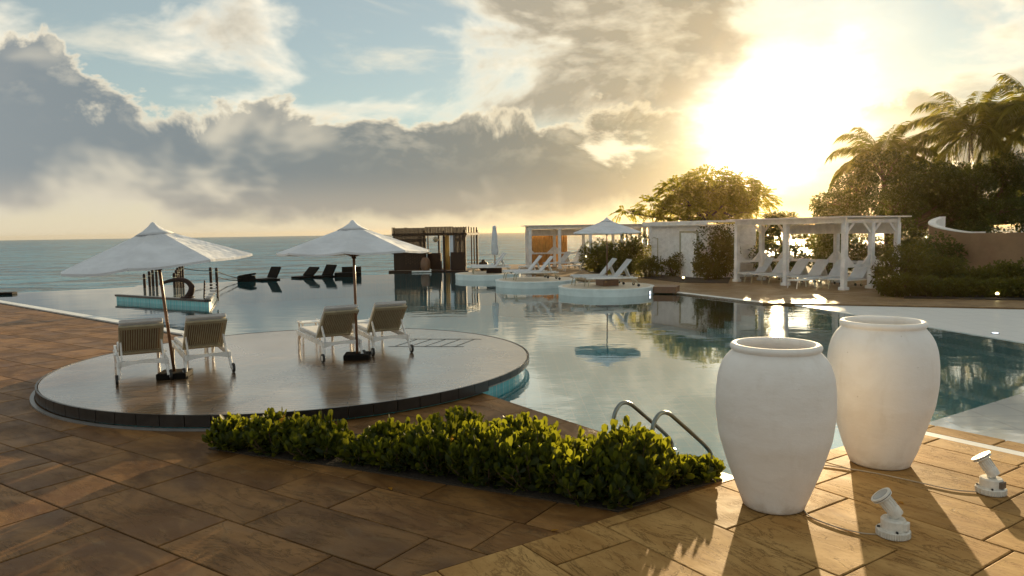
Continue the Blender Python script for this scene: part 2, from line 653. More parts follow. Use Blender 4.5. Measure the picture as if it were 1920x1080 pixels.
MAT = dict(
    white=mat('white_paint', (0.78, 0.78, 0.76), 0.4, bscale=30, bump=0.1, dirt=(0.55, 0.50, 0.42)),
    whitewood=mat('white_timber', (0.76, 0.74, 0.72), 0.5, scale=3, dirt=(0.55, 0.50, 0.42)),
    plaster=mat('white_plaster', (0.80, 0.78, 0.74), 0.65, var=0.07, scale=2.2, bump=0.45, bscale=22, bdist=0.007, dirt=(0.58, 0.50, 0.38)),
    jarplaster=mat_jar(),
    poolwhite=mat('white_pool_render', (0.72, 0.74, 0.72), 0.45, var=0.08, scale=2, bump=0.1),
    cloth=mat('canvas', (0.62, 0.65, 0.69), 0.85, var=0.09, scale=2.5, bump=0.6, bscale=7, bdist=0.03, dirt=(0.50, 0.50, 0.48)),
    cushion=mat('cushion_fabric', (0.62, 0.63, 0.64), 0.85, var=0.06, bump=0.3, bscale=14, bdist=0.012),
    slat=mat('weathered_slats', (0.40, 0.36, 0.25), 0.55, scale=8),
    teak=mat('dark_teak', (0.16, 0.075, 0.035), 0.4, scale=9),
    bar=mat('bar_timber', (0.03, 0.014, 0.009), 0.6, scale=5, spec=0.2),
    barslat=mat('bar_slats', (0.06, 0.032, 0.018), 0.7, scale=7, var=0.35, spec=0.2),
    black=mat('dark_wicker', (0.008, 0.007, 0.006), 0.8, spec=0.1),
    rubber=mat('black_rubber', (0.02, 0.02, 0.02), 0.6),
    steel=mat('steel_tube', (0.20, 0.23, 0.22), 0.36, metal=1.0, var=0.08, bump=0.05),
    darktile=mat('dark_edge_tile', (0.016, 0.013, 0.011), 0.35, scale=10, var=0.3),
    gutter=mat('gutter_strip', (0.17, 0.165, 0.16), 0.35),
    earth=mat('dry_earth', (0.20, 0.105, 0.035), 0.9, bump=0.8, bscale=30, bdist=0.02),
    soil=mat('soil', (0.035, 0.024, 0.014), 0.9, bump=0.8, bscale=30, bdist=0.03),
    grout=mat('joint_sand', (0.055, 0.038, 0.022), 0.9, bump=0.5, bscale=80),
    plastic=mat('old_white_plastic', (0.66, 0.64, 0.58), 0.4, var=0.12, scale=14, dirt=(0.38, 0.30, 0.18)),
    soot=mat('scorched_plastic', (0.14, 0.11, 0.08), 0.6),
    glass=mat('lamp_glass', (0.25, 0.25, 0.24), 0.1),
    cable=mat('grey_cable', (0.42, 0.34, 0.24), 0.6),
    terracotta=mat('terracotta_render', (0.27, 0.165, 0.085), 0.8, var=0.1, scale=2.0, bump=0.4, bscale=40, dirt=(0.22, 0.11, 0.06)),
    curtain=mat('orange_curtain', (0.62, 0.33, 0.10), 0.8, scale=3),
    paleyellow=mat('ochre_curtain', (0.55, 0.33, 0.09), 0.8, scale=3),
    bark=mat('bark', (0.11, 0.07, 0.04), 0.9, scale=9, bump=0.8, bscale=22, bdist=0.03),
    stone=mat_stone('sandstone_slabs', (0.47, 0.285, 0.105), (0.33, 0.18, 0.058), (0.20, 0.092, 0.028), rough=0.70, spec=0.08, grain=(1.0, 2.6, 2.6)),  # right field: same stone, kept lighter for the light falling there
    stone2=mat_stone('wet_shade_toned_slabs', (0.25, 0.128, 0.042), (0.115, 0.052, 0.015), (0.21, 0.13, 0.055), rough=0.50, grain=(1.0, 2.0, 2.0)),  # left field: wet stone, darkened further in colour to stand in for shade
    farstone=mat_stone('far_paving', (0.30, 0.20, 0.10), (0.21, 0.125, 0.055), (0.15, 0.085, 0.04)),
    sunlitstone=mat('sunlit_toned_stone', (0.62, 0.54, 0.42), 0.5, scale=4),  # sunlight on the island tops put into the pale colour
    wetdeck=mat_wetdeck(),
    water=mat_water('pool_water', 2.4, 0.5, 0.010),
    sea=mat_sea(),
    poolfloor=mat_tiles('teal_pool_tiles', (0.15, 0.72, 0.86), (0.17, 0.75, 0.88), (0.3, 0.8, 0.88), 0.3),
    mosaic=mat_tiles('turquoise_mosaic', (0.10, 0.42, 0.46), (0.16, 0.52, 0.55), (0.4, 0.55, 0.55), 0.1),
    poolstep=mat_tiles('pale_step_tiles', (0.55, 0.76, 0.76), (0.58, 0.79, 0.79), (0.66, 0.8, 0.8), 0.3),
    shelf=mat_tiles('white_shelf_tiles', (0.80, 0.82, 0.81), (0.78, 0.80, 0.80), (0.68, 0.70, 0.70), 0.6, coat=1.9),
    beach=mat_tiles('white_beach_tiles', (0.82, 0.83, 0.81), (0.80, 0.81, 0.80), (0.7, 0.72, 0.71), 0.6, rough=0.35),
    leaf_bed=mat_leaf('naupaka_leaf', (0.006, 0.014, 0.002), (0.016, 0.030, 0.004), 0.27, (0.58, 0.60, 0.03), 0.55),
    leaf_yel=mat_leaf('yellowed_leaf', (0.45, 0.20, 0.02), (0.5, 0.26, 0.03), 0.5, (0.8, 0.42, 0.05)),
    leaf_tree=mat_leaf('tree_leaf', (0.028, 0.046, 0.008), (0.048, 0.07, 0.012), 0.6, (0.66, 0.58, 0.04)),
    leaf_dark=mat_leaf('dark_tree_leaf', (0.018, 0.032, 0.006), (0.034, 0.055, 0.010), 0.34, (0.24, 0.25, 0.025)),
    leaf_palm=mat_leaf('palm_leaf', (0.028, 0.044, 0.009), (0.050, 0.062, 0.012), 0.42, (0.42, 0.38, 0.04)),
    leaf_bush=mat_leaf('bush_leaf', (0.025, 0.040, 0.008), (0.055, 0.068, 0.012), 0.38, (0.32, 0.28, 0.03)),
)


# ------------------------------------------------------------------ plan of the place (metres; camera stands at x = y = 0)
def hp(p, ang, keep):
    """half plane through p along ang (degrees); keep is a point inside"""
    n = (-math.sin(R(ang)), math.cos(R(ang)))
    c = n[0] * p[0] + n[1] * p[1]
    s = 1 if n[0] * keep[0] + n[1] * keep[1] > c else -1
    return (n[0] * s, n[1] * s, c * s)


def clip(poly, hps):
    for a, b, c in hps:
        out = []
        for i in range(len(poly)):
            p, q = poly[i], poly[(i + 1) % len(poly)]
            dp, dq = a * p[0] + b * p[1] - c, a * q[0] + b * q[1] - c
            if dp >= 0:
                out.append(p)
            if dp * dq < 0:
                t = dp / (dp - dq)
                out.append((p[0] + (q[0] - p[0]) * t, p[1] + (q[1] - p[1]) * t))
        poly = out
        if len(poly) < 3:
            return []
    return poly


def shift(h, d):
    return (h[0], h[1], h[2] + d)


def flip(h):
    return (-h[0], -h[1], -h[2])


def inside(poly, p):
    s = False
    for i in range(len(poly)):
        a, b = poly[i], poly[(i + 1) % len(poly)]
        if (a[1] > p[1]) != (b[1] > p[1]) and p[0] < (b[0] - a[0]) * (p[1] - a[1]) / (b[1] - a[1]) + a[0]:
            s = not s
    return s


def area(poly):
    return abs(sum(poly[i][0] * poly[(i + 1) % len(poly)][1] - poly[(i + 1) % len(poly)][0] * poly[i][1] for i in range(len(poly)))) / 2


BIG = [(-60, -12), (60, -12), (60, 60), (-60, 60)]
PC, PR, PZ = (-3.76, 12.83), 4.04, 0.18                 # round platform
SEAM = hp((0.51, 5.67), 33.7, (0, 9))                   # joint line between the two paving fields, keeps the far side
EDGE_AB = hp((2.0, 7.02), -55.5, (-3, 5))               # pool edge by the ladder
EDGE_CD = hp((5.01, 8.55), -56.3, (2, 5))               # pool edge by the shallow shelf
EDGE_L = hp((-9.39, 19.05), -40.4, (-12, 12))           # pool edge on the far left
WATER_Z = -0.05
ZONE_L = [SEAM, EDGE_AB, EDGE_L]
ZONE_R = [flip(SEAM), EDGE_CD]
BED = [(-3.45, 7.95), (-1.80, 7.25), (0.88, 5.97), (1.98, 6.70), (1.42, 7.55), (0.30, 8.10), (-1.4, 8.35), (-3.1, 8.72)]


def slab_mesh(poly, c, ang, z1, mat_, th=0.05, ch=0.006):
    ca, sa = math.cos(-ang), math.sin(-ang)
    loc = [((p[0] - c[0]) * ca - (p[1] - c[1]) * sa, (p[0] - c[0]) * sa + (p[1] - c[1]) * ca) for p in poly]
    n = len(loc)
    lx, ly = sum(p[0] for p in loc) / n, sum(p[1] for p in loc) / n
    def ins(p, d):
        L = math.hypot(p[0] - lx, p[1] - ly) + 1e-6
        return (p[0] - (p[0] - lx) / L * d, p[1] - (p[1] - ly) / L * d)
    v = [(p[0], p[1], -th) for p in loc] + [(p[0], p[1], -ch) for p in loc] + [ins(p, ch * 1.6) + (0,) for p in loc]
    f = [tuple(range(2 * n, 3 * n))]
    for k in (0, 1):
        for i in range(n):
            j = (i + 1) % n
            f.append((k * n + i, k * n + j, (k + 1) * n + j, (k + 1) * n + i))
    me = bpy.data.meshes.new('paving_slab')
    me.from_pydata(v, [], f)
    me.materials.append(mat_)
    return me


def pave(parent, hps, ang, widths, lengths, mat_, bbox, joint=0.007, skip=None, limit=300, seed=1, jit=0.0015):
    rr = random.Random(seed)
    ca, sa = math.cos(R(ang)), math.sin(R(ang))
    items = []
    t = bbox[2]
    while t < bbox[3]:
        w = rr.choice(widths)
        s = bbox[0] - rr.random() * max(lengths)
        while s < bbox[1]:
            L = rr.choice(lengths) * rr.uniform(0.92, 1.08)
            q = [(s + joint, t + joint), (s + L - joint, t + joint), (s + L - joint, t + w - joint), (s + joint, t + w - joint)]
            q = [(a * ca - b * sa, a * sa + b * ca) for a, b in q]
            s += L
            q = clip(q, hps)
            if len(q) < 3 or area(q) < 0.01:
                continue
            c = (sum(p[0] for p in q) / len(q), sum(p[1] for p in q) / len(q))
            if skip and skip(q, c):
                continue
            if c[1] < 3.2 or abs(c[0]) > c[1] * 0.78 + 2.5:
                continue
            items.append((c[0] ** 2 + c[1] ** 2, q, c, rr.uniform(-jit, jit)))
        t += w
    items.sort(key=lambda i: i[0])
    far = MB()
    for k, (_, q, c, dz) in enumerate(items):
        if k < limit:
            inst('paving_slab', slab_mesh(q, c, R(ang), 0, mat_), parent, (c[0], c[1], dz), (0, 0, R(ang)))
        else:
            far.prism(q, -0.05, dz)
    if far.v:
        stuff(far.build('paving_slabs', mat_, parent))


# ------------------------------------------------------------------ ground, pool and sea
def ground():
    # sea
    sea = MB()
    sea.poly([(-5000, 30, 0), (5000, 30, 0), (5000, 2800, 0), (-5000, 2800, 0)])
    structure(sea.build('sea', MAT['sea'], loc=(0, 0, -3.5)))
    # pool shell: floor and outer walls
    P = [(-23.4, 31.9), (-19.7, 34.3), (-15.6, 37.9), (-13.5, 39.7), (-7.3, 42.9), (-2.0, 44.6), (9, 46), (30, 26), (30, -6), (-16, -6), (-60, 20)]
    pf = MB().prism([(p[0] * 1.0, p[1]) for p in P], -1.6, -1.3)
    structure(pf.build('pool_floor', MAT['poolfloor']))
    edge = MB()
    for a, b in zip(P[:5], P[1:6]):
        d = Vector((b[0] - a[0], b[1] - a[1], 0)).normalized()
        n = Vector((-d.y, d.x, 0)) * 0.25
        edge.prism([(a[0], a[1]), (b[0], b[1]), (b[0] + n.x, b[1] + n.y), (a[0] + n.x, a[1] + n.y)], -4.0, WATER_Z - 0.012)
    structure(edge.build('infinity_edge', MAT['mosaic']))
    wt = MB().poly([(p[0], p[1], 0) for p in P])
    structure(wt.build('pool_water', MAT['water'], loc=(0, 0, WATER_Z)))

    # near deck, left field
    dl = structure(MB().prism(clip(BIG, ZONE_L), -1.5, -0.03).build('pool_deck_left', MAT['grout']))
    bedc = (-0.6, 7.4)
    def skip(q, c):
        if all(math.hypot(p[0] - PC[0], p[1] - PC[1]) < PR - 0.1 for p in q):
            return True
        return all(inside(BED, (bedc[0] + (p[0] - bedc[0]) * 1.02, bedc[1] + (p[1] - bedc[1]) * 1.02)) for p in q)
    cop = 0.42
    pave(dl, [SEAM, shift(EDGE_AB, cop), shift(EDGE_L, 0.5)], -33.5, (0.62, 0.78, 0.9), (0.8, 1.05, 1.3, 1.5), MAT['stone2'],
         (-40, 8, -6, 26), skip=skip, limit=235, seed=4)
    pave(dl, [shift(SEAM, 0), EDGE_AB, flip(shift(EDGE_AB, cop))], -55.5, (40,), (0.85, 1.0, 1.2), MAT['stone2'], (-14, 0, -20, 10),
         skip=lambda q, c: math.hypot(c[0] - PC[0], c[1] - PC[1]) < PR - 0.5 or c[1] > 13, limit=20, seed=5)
    # pale edge of the left pool side
    e = MB().prism(clip(BIG, [EDGE_AB, EDGE_L, flip(shift(EDGE_L, 0.28)), (0, 1, 5)]), -0.03, 0.004)
    e.build('pool_edge', MAT['poolwhite'], dl)
    # near deck, right field
    dr = structure(MB().prism(clip(BIG, ZONE_R), -1.5, -0.03).build('pool_deck_right', MAT['grout']))
    pave(dr, [flip(SEAM), shift(EDGE_CD, 0.50)], -56.3, (0.74, 0.74, 0.66), (0.95, 1.25, 1.5), MAT['stone'], (-12, 14, -2, 14), limit=90, seed=9)
    pave(dr, [flip(SEAM), EDGE_CD, flip(shift(EDGE_CD, 0.33))], -56.3, (40,), (0.7, 0.9), MAT['stone'], (-12, 14, -20, 20), limit=20, seed=10)
    MB().prism(clip(BIG, [shift(flip(SEAM), 0.01), shift(EDGE_CD, 0.335), flip(shift(EDGE_CD, 0.49)), (0, 1, 0)]), -0.03, -0.002).build('drain_channel', MAT['poolwhite'], dr)

    # shallow white shelf by the near deck
    structure(MB().prism(clip(BIG, [flip(shift(EDGE_CD, -0.001)), flip(SEAM), (-1, 0, -22)]), -1.4, -0.038).build('pool_shelf', MAT['shelf']))
    # far shelf with steps going down
    base = hp((7.93, 22.69), -78.3, (14, 16))
    fd = hp((7.99, 22.86), -21.0, (8, 10))
    for i, (z, w) in enumerate(((-0.035, -0.9), (-0.12, -0.45), (-0.25, 0.0), (-0.42, 0.45), (-0.62, 0.90), (-0.85, 1.35))):
        hps = [shift(base, -w), fd, flip(SEAM), (0, 1, 6)] if False else [shift(base, -w), fd, shift(SEAM, 0.3), (-1, 0, -29)]
        if i:
            hps.append(flip(shift(base, -w + 0.45)))
        structure(MB().prism(clip(BIG, hps), -1.4, z).build('pool_step' if i else 'pool_beach', MAT['beach'] if i == 0 else MAT['poolstep']))
    # far deck with the garden behind it
    FD = [(6.07, 27.23), (7.99, 22.86), (14.54, 20.34), (40, 10.6), (75, 60), (75, 95), (10, 95), (6.0, 53), (-1.2, 52), (-1.2, 47.6), (-2.2, 47.4), (-2.2, 44.3), (-1.0, 43.2), (1.0, 41.5), (2.9, 36.5), (4.4, 31.5)]
    structure(MB().prism(FD, -1.5, 0.0).build('far_pool_deck', MAT['farstone']))
    # kerb along it
    def strip(a, b, w, z0, z1, name, m, par=None):
        d = Vector((b[0] - a[0], b[1] - a[1], 0)).normalized()
        n = Vector((d.y, -d.x, 0)) * w
        return MB().prism([a, b, (b[0] + n.x, b[1] + n.y), (a[0] + n.x, a[1] + n.y)], z0, z1).build(name, m, par)
    for a, b in (((40, 10.6), (14.54, 20.34)), ((14.54, 20.34), (7.99, 22.86)), ((7.99, 22.86), (6.07, 27.23))):
        structure(strip(a, b, 0.28, -0.5, 0.012, 'kerb', MAT['whitewood'] if a[0] < 9 else MAT['farstone']))
    # garden soil
    G1 = [(7.6, 32.0), (9.4, 31.2), (11.0, 36.0), (22, 36), (22, 60), (4.5, 60), (4.4, 41.0)]
    structure(MB().prism(G1, -0.2, 0.03).build('garden_soil', MAT['soil']))
    G2 = [(12.9, 23.6), (24, 19.2), (40, 22), (60, 60), (22.5, 60), (22.5, 34), (16.3, 30.5), (16.0, 27.0)]
    structure(MB().prism(G2, -0.2, 0.034).build('garden_border', MAT['soil']))


ground()


# ------------------------------------------------------------------ round platform in the pool
def platform():
    t = thing('round_platform', 'large round wet timber sun platform with dark tiled rim at the pool edge', 'platform', (PC[0], PC[1], 0))
    MB().lathe([(PR - 0.06, -1.45), (PR - 0.06, 0.06)], 128).build('plinth', MAT['mosaic'], t)
    MB().lathe([(PR - 0.02, 0.06), (PR - 0.02, PZ - 0.012), (PR - 0.03, PZ), (0, PZ)], 160).build('deck_top', MAT['wetdeck'], t)
    n = 76
    def tile(h0):
        a = math.pi / n * 0.97
        pts = []
        for r in (PR - 0.015, PR + 0.012):
            for s in (-1, -0.33, 0.33, 1):
                pts.append((r * math.sin(a * s), r * math.cos(a * s)))
        poly = pts[:4][::-1] + pts[4:]
        return MB().prism(poly[::-1], h0, PZ + 0.004).mesh('rim_tile', MAT['darktile'])
    m_deck, m_pool = tile(0.03), tile(0.09)
    for k in range(n):
        a = 2 * math.pi * (k + 0.5) / n
        x, y = PC[0] + PR * math.sin(a), PC[1] + PR * math.cos(a)
        on_deck = all(h[0] * x + h[1] * y > h[2] for h in ZONE_L)
        inst('rim_tile', m_deck if on_deck else m_pool, t, rot=(0, 0, -a))
    # pale gutter strip along the deck side
    g = MB()
    a0, a1 = R(178), R(268)
    m = 40
    for i in range(m):
        a, b = a0 + (a1 - a0) * i / m, a0 + (a1 - a0) * (i + 1) / m
        pts = [(r * math.sin(q), r * math.cos(q)) for r, q in ((PR + 0.03, a), (PR + 0.03, b), (PR + 0.085, b), (PR + 0.085, a))]
        g.prism(pts, 0.0, 0.022)
    g.build('gutter_strip', MAT['gutter'], t)
    # grooves of a service hatch
    h = MB()
    for i in range(5):
        h.box((1.6 + i * 0.30, 1.62 - i * 0.03, PZ + 0.003), (0.011, 1.0, 0.005), R(-20))
    h.box((2.36, 2.04, PZ + 0.004), (1.5, 0.011, 0.005), R(-6))
    h.box((2.06, 1.10, PZ + 0.004), (1.5, 0.011, 0.005), R(-6))
    h.build('hatch_grooves', MAT['darktile'], t)


platform()


# ------------------------------------------------------------------ jars, spotlights, ladder
def jar(label, loc, rmax, rrim, rbase, hgt, soil, rz):
    t = thing('jar', label, 'jar', loc, rz, 'tall white jars on the deck')
    def P(k):   # body radius by height fraction
        pts = [(0, rbase), (0.10, rbase * 1.20), (0.25, rmax * 0.80), (0.42, rmax * 0.945), (0.58, rmax), (0.70, rmax * 0.995), (0.80, rmax * 0.965), (0.87, rmax * 0.905), (0.92, rmax * 0.825), (0.95, rrim * 0.97), (1, rrim * 0.94)]
        for (a, ra), (b, rb) in zip(pts, pts[1:]):
            if k <= b:
                return ra, rb, (k - a) / (b - a)
        return rrim, rrim, 0
    ks = [i / 60 for i in range(58)]
    raw = [(lambda r: r[0] + (r[1] - r[0]) * r[2])(P(k)) for k in ks]
    for _ in range(3):
        raw = [raw[0]] + [(raw[i - 1] + 2 * raw[i] + raw[i + 1]) / 4 for i in range(1, len(raw) - 1)] + [raw[-1]]
    prof = [(0.0, 0.0), (raw[0] * 0.90, 0.0), (raw[0] * 0.98, 0.012)] + [(r, 0.03 + (hgt * 0.95 - 0.03) * i / (len(raw) - 1)) for i, r in enumerate(raw)]
    z = hgt - 0.034
    rr_, tk = rrim - 0.026, 0.028
    prof += [(rr_ + tk * math.cos(a) * 1.15, z + tk * math.sin(a) * 1.1) for a in np.linspace(-1.2, 2.6, 14)]
    prof += [(rr_ - 0.03, z - 0.03), (rr_ - 0.01, z - 0.12), (rmax * 0.80, z - 0.3), (rmax * 0.82, z - 0.6)]
    MB().lathe(prof, 80).build('body', MAT['jarplaster'], t, smooth=True)
    rs_ = rrim - 0.045 if soil < 0.2 else rmax * 0.8
    MB().lathe([(rs_, z - soil), (rs_ * 0.5, z - soil + 0.015), (0, z - soil + 0.02)], 40).build('soil_fill', MAT['earth'], t)
    return t


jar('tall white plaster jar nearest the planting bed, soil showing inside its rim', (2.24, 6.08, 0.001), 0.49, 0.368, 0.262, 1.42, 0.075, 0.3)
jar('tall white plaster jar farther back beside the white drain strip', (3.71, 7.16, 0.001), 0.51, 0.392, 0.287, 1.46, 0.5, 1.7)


def spotlight(label, loc, rz, lean, sooty, cab):
    t = thing('deck_spotlight', label, 'spotlight', loc, rz, 'spotlights on the deck')
    b = MB().lathe([(0.112, 0.0), (0.118, 0.012), (0.118, 0.048), (0.112, 0.056), (0.088, 0.058)], 40).build('base', MAT['plastic'], t)
    rib = MB().box((0, 0.119, 0.028), (0.006, 0.008, 0.044)).mesh('rib', MAT['plastic'])
    for k in range(44):
        inst('rib', rib, b, rot=(0, 0, 2 * math.pi * k / 44))
    MB().lathe([(0.090, 0.057), (0.090, 0.128), (0.082, 0.140), (0.03, 0.142)], 32).build('housing', MAT['plastic'], t)
    MB().box((0.055, -0.062, 0.095), (0.075, 0.05, 0.06), R(40)).build('junction_box', MAT['soot'] if sooty else MAT['plastic'], t, bevel=0.006)
    for a in (0.6, 2.7, 4.4):
        MB().box((0.103 * math.cos(a), 0.103 * math.sin(a), 0.062), (0.022, 0.014, 0.012), a).build('clip', MAT['rubber'], t)
    M = Matrix.Rotation(R(-17), 4, 'X') @ Matrix.Rotation(lean, 4, 'Y')
    MB().lathe([(0.034, -0.02), (0.036, 0.045), (0.044, 0.05)], 20, (0, 0, 0.14)).build('neck', MAT['plastic'], t, smooth=True)
    h = MB().lathe([(0.030, -0.055), (0.05, -0.05), (0.053, 0.0), (0.050, 0.02), (0.048, 0.10), (0.060, 0.115), (0.080, 0.120), (0.080, 0.128)], 28, (-0.005, 0, 0.205), M).build('lamp_head', MAT['plastic'], t)
    MB().lathe([(0.0785, 0.1282), (0.0785, 0.134)], 28, (-0.005, 0, 0.205), M).build('gasket', MAT['rubber'], h)
    MB().lathe([(0.083, 0.1345), (0.083, 0.146), (0.066, 0.148)], 28, (-0.005, 0, 0.205), M).build('bezel', MAT['plastic'], h)
    MB().lathe([(0.064, 0.1485), (0, 0.151)], 28, (-0.005, 0, 0.205), M).build('lens', MAT['glass'], h)
    fin = MB().box((0, 0.05, 0.06), (0.005, 0.008, 0.08)).mesh('fin', MAT['plastic'])
    for k in range(14):
        o = inst('fin', fin, h)
        o.matrix_local = Matrix.Translation((-0.005, 0, 0.205)) @ M @ Matrix.Rotation(2 * math.pi * k / 14, 4, 'Z')
    w = MB().tube(cab, 0.0055, 8).build('cable', MAT['cable'])
    tag(w, 'thin grey cable running over the slabs to the ' + ('sooty rear' if sooty else 'nearer') + ' spotlight', 'cable')


def wig(pts, n=40):
    out = []
    for i in range(n):
        t = i / (n - 1) * (len(pts) - 1)
        k = min(int(t), len(pts) - 2)
        u = t - k
        p0, p1, p2, p3 = (Vector(pts[max(0, min(len(pts) - 1, k + j))]) for j in (-1, 0, 1, 2))
        out.append(0.5 * ((2 * p1) + (p2 - p0) * u + (2 * p0 - 5 * p1 + 4 * p2 - p3) * u * u + (3 * p1 - p0 - 3 * p2 + p3) * u ** 3))
    return out


spotlight('white ribbed deck spotlight in the shadow of the rear jar', (2.93, 5.42, 0.002), R(5), R(-36), False,
          wig([(2.82, 5.43, 0.008), (2.70, 5.46, 0.008), (2.56, 5.58, 0.008), (2.44, 5.80, 0.008), (2.46, 6.0, 0.008)]))
spotlight('white deck spotlight with sooty junction box by the white drain strip', (4.26, 6.28, 0.002), R(-10), R(-30), True,
          wig([(4.14, 6.29, 0.008), (3.95, 6.36, 0.008), (3.7, 6.62, 0.008), (3.42, 6.88, 0.008), (2.95, 7.14, 0.008), (2.6, 7.02, 0.008)]))


def ladder():
    t = thing('pool_ladder', 'pair of bent steel pool ladder handrails rising behind the planting bed', 'ladder', (1.0, 7.15, 0))
    for dx, dy in ((0, 0), (0.31, -0.42)):
        pts = []
        for s, z in ((0, -0.05), (0, 0.38), (0.01, 0.49), (0.04, 0.57), (0.10, 0.625), (0.17, 0.635), (0.24, 0.61), (0.32, 0.555), (0.66, 0.285), (0.80, 0.165), (0.855, 0.10), (0.87, 0.03), (0.87, -0.3)):
            pts.append((dx + s * 0.82, dy + s * 0.60, z))
        MB().tube(wig(pts, 60), 0.021, 14).build('handrail', MAT['steel'], t, smooth=True)
        MB().lathe([(0.05, 0.0), (0.05, 0.012), (0.024, 0.02)], 20, (dx + 0.87 * 0.82, dy + 0.87 * 0.60, 0.001)).build('flange', MAT['steel'], t)


ladder()


# ------------------------------------------------------------------ teak-style wheeled loungers on the platform
def lounger(label, loc, rz, group):
    """local: wheels at y=0, feet towards +y, x across"""
    t = thing('slatted_lounger', label, 'sun lounger', loc, rz, group)
    W, L = 0.33, 1.80
    for s in (-1, 1):
        MB().bar((s * W, 0.02, 0.30), (s * W, L, 0.33), 0.035, 0.085).build('side_rail', MAT['white'], t, bevel=0.006)
        leg = MB().tube([(s * W, 0.16, 0.30), (s * (W + 0.005), 0.05, 0.20), (s * (W + 0.01), 0.0, 0.075)], [0.032, 0.028, 0.022], 8)
        leg.build('rear_leg', MAT['white'], t)
        MB().tube([(s * W, L - 0.17, 0.30), (s * W, L - 0.10, 0.22), (s * W, L - 0.07, 0.10), (s * W, L - 0.07, 0.0)], [0.034, 0.028, 0.022, 0.02], 8).build('front_leg', MAT['white'], t)
        w = MB().lathe([(0.045, -0.016), (0.072, -0.02), (0.076, -0.012), (0.076, 0.012), (0.072, 0.02), (0.045, 0.016)], 24, (s * (W + 0.038), 0.0, 0.077), Matrix.Rotation(R(90), 4, 'Y')).build('wheel', MAT['rubber'], t)
        MB().lathe([(0.001, -0.018), (0.047, -0.018), (0.047, 0.018), (0.001, 0.018)], 20, (s * (W + 0.038), 0.0, 0.077), Matrix.Rotation(R(90), 4, 'Y')).build('hub', MAT['white'], w)
        # support strut of the backrest
        MB().bar((s * 0.285, 0.09, 0.33), (s * 0.285, 0.31, 0.60), 0.026, 0.04).build('strut', MAT['white'], t)
        # arm rest bracket
        MB().bar((s * (W + 0.03), 0.55, 0.37), (s * (W + 0.03), 0.80, 0.37), 0.03, 0.02).build('bracket', MAT['white'], t)
    # arched rear apron
    ap = MB()
    N = 14
    for i in range(N):
        x0, x1 = -W + 2 * W * i / N, -W + 2 * W * (i + 1) / N
        f0, f1 = 0.235 + 0.05 * (1 - (x0 / W) ** 2), 0.235 + 0.05 * (1 - (x1 / W) ** 2)
        y0, y1 = 0.07, 0.10
        b = len(ap.v)
        ap.v += [(x0, y0, f0), (x1, y0, f1), (x1, y0, 0.335), (x0, y0, 0.335), (x0, y1, f0), (x1, y1, f1), (x1, y1, 0.335), (x0, y1, 0.335)]
        ap.f += [tuple(b + k for k in q) for q in ((0, 1, 2, 3), (5, 4, 7, 6), (3, 2, 6, 7), (0, 4, 5, 1))]
    ap.build('rear_apron', MAT['white'], t)
    MB().bar((-W, L - 0.02, 0.33), (W, L - 0.02, 0.33), 0.03, 0.08).build('front_rail', MAT['white'], t)
    # seat slats
    sl_ = MB().box((0, 0, 0), (0.60, 0.062, 0.02)).mesh('seat_slat', MAT['white'])
    for k in range(14):
        inst('seat_slat', sl_, t, (0, 0.62 + k * 0.085, 0.365))
    # reclining backrest: hinge at y 0.60, leaning back to y 0.16
    ang = math.atan2(0.50, 0.54)
    hinge = Vector((0, 0.56, 0.37))
    d = Vector((0, -math.cos(ang), math.sin(ang)))
    nrm = Vector((0, -math.sin(ang), -math.cos(ang)))
    BL = 0.74
    Mb = Matrix((Vector((1, 0, 0)), d, -nrm)).transposed().to_4x4()
    def at(x, s, off):
        return hinge + Vector((x, 0, 0)) + d * s - nrm * off
    fr = MB()
    for s in (-1, 1):
        fr.box(at(s * 0.295, BL / 2, 0), (0.03, BL, 0.034), M=Mb)
    fr.box(at(0, BL - 0.035, 0), (0.56, 0.07, 0.034), M=Mb)
    fr.box(at(0, 0.03, 0), (0.56, 0.05, 0.034), M=Mb)
    bk = fr.build('backrest', MAT['slat'], t)
    vs = MB().box((0, 0, 0), (0.017, BL - 0.13, 0.016), M=Mb).mesh('back_slat', MAT['slat'])
    for k in range(17):
        inst('back_slat', vs, bk, at(-0.264 + k * 0.033, BL / 2 - 0.01, 0))
    # cushions
    MB().box(at(0, BL / 2 + 0.01, 0.030), (0.56, BL - 0.1, 0.006), M=Mb).build('slat_gap_shade', MAT['teak'], t)  # added dark sheet standing in for the shade between the slats
    MB().box(at(0, BL / 2 + 0.03, 0.068), (0.60, BL + 0.04, 0.06), M=Mb).build('back_cushion', MAT['cushion'], t, bevel=0.02)
    MB().box(at(0, BL - 0.07, 0.115), (0.56, 0.15, 0.035), M=Mb).build('head_cushion', MAT['cushion'], t, bevel=0.018)
    MB().box((0, 1.18, 0.405), (0.60, 1.20, 0.055)).build('seat_cushion', MAT['cushion'], t, bevel=0.02)
    return t


LG = 'slatted loungers on the round platform'
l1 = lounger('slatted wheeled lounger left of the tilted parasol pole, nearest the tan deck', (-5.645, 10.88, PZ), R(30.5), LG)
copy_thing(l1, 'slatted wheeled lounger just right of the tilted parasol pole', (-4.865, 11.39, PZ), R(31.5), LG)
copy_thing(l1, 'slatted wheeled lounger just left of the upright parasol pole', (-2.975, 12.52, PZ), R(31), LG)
copy_thing(l1, 'slatted wheeled lounger beside the floor hatch, rightmost on the round platform', (-2.21, 13.08, PZ), R(27), LG)


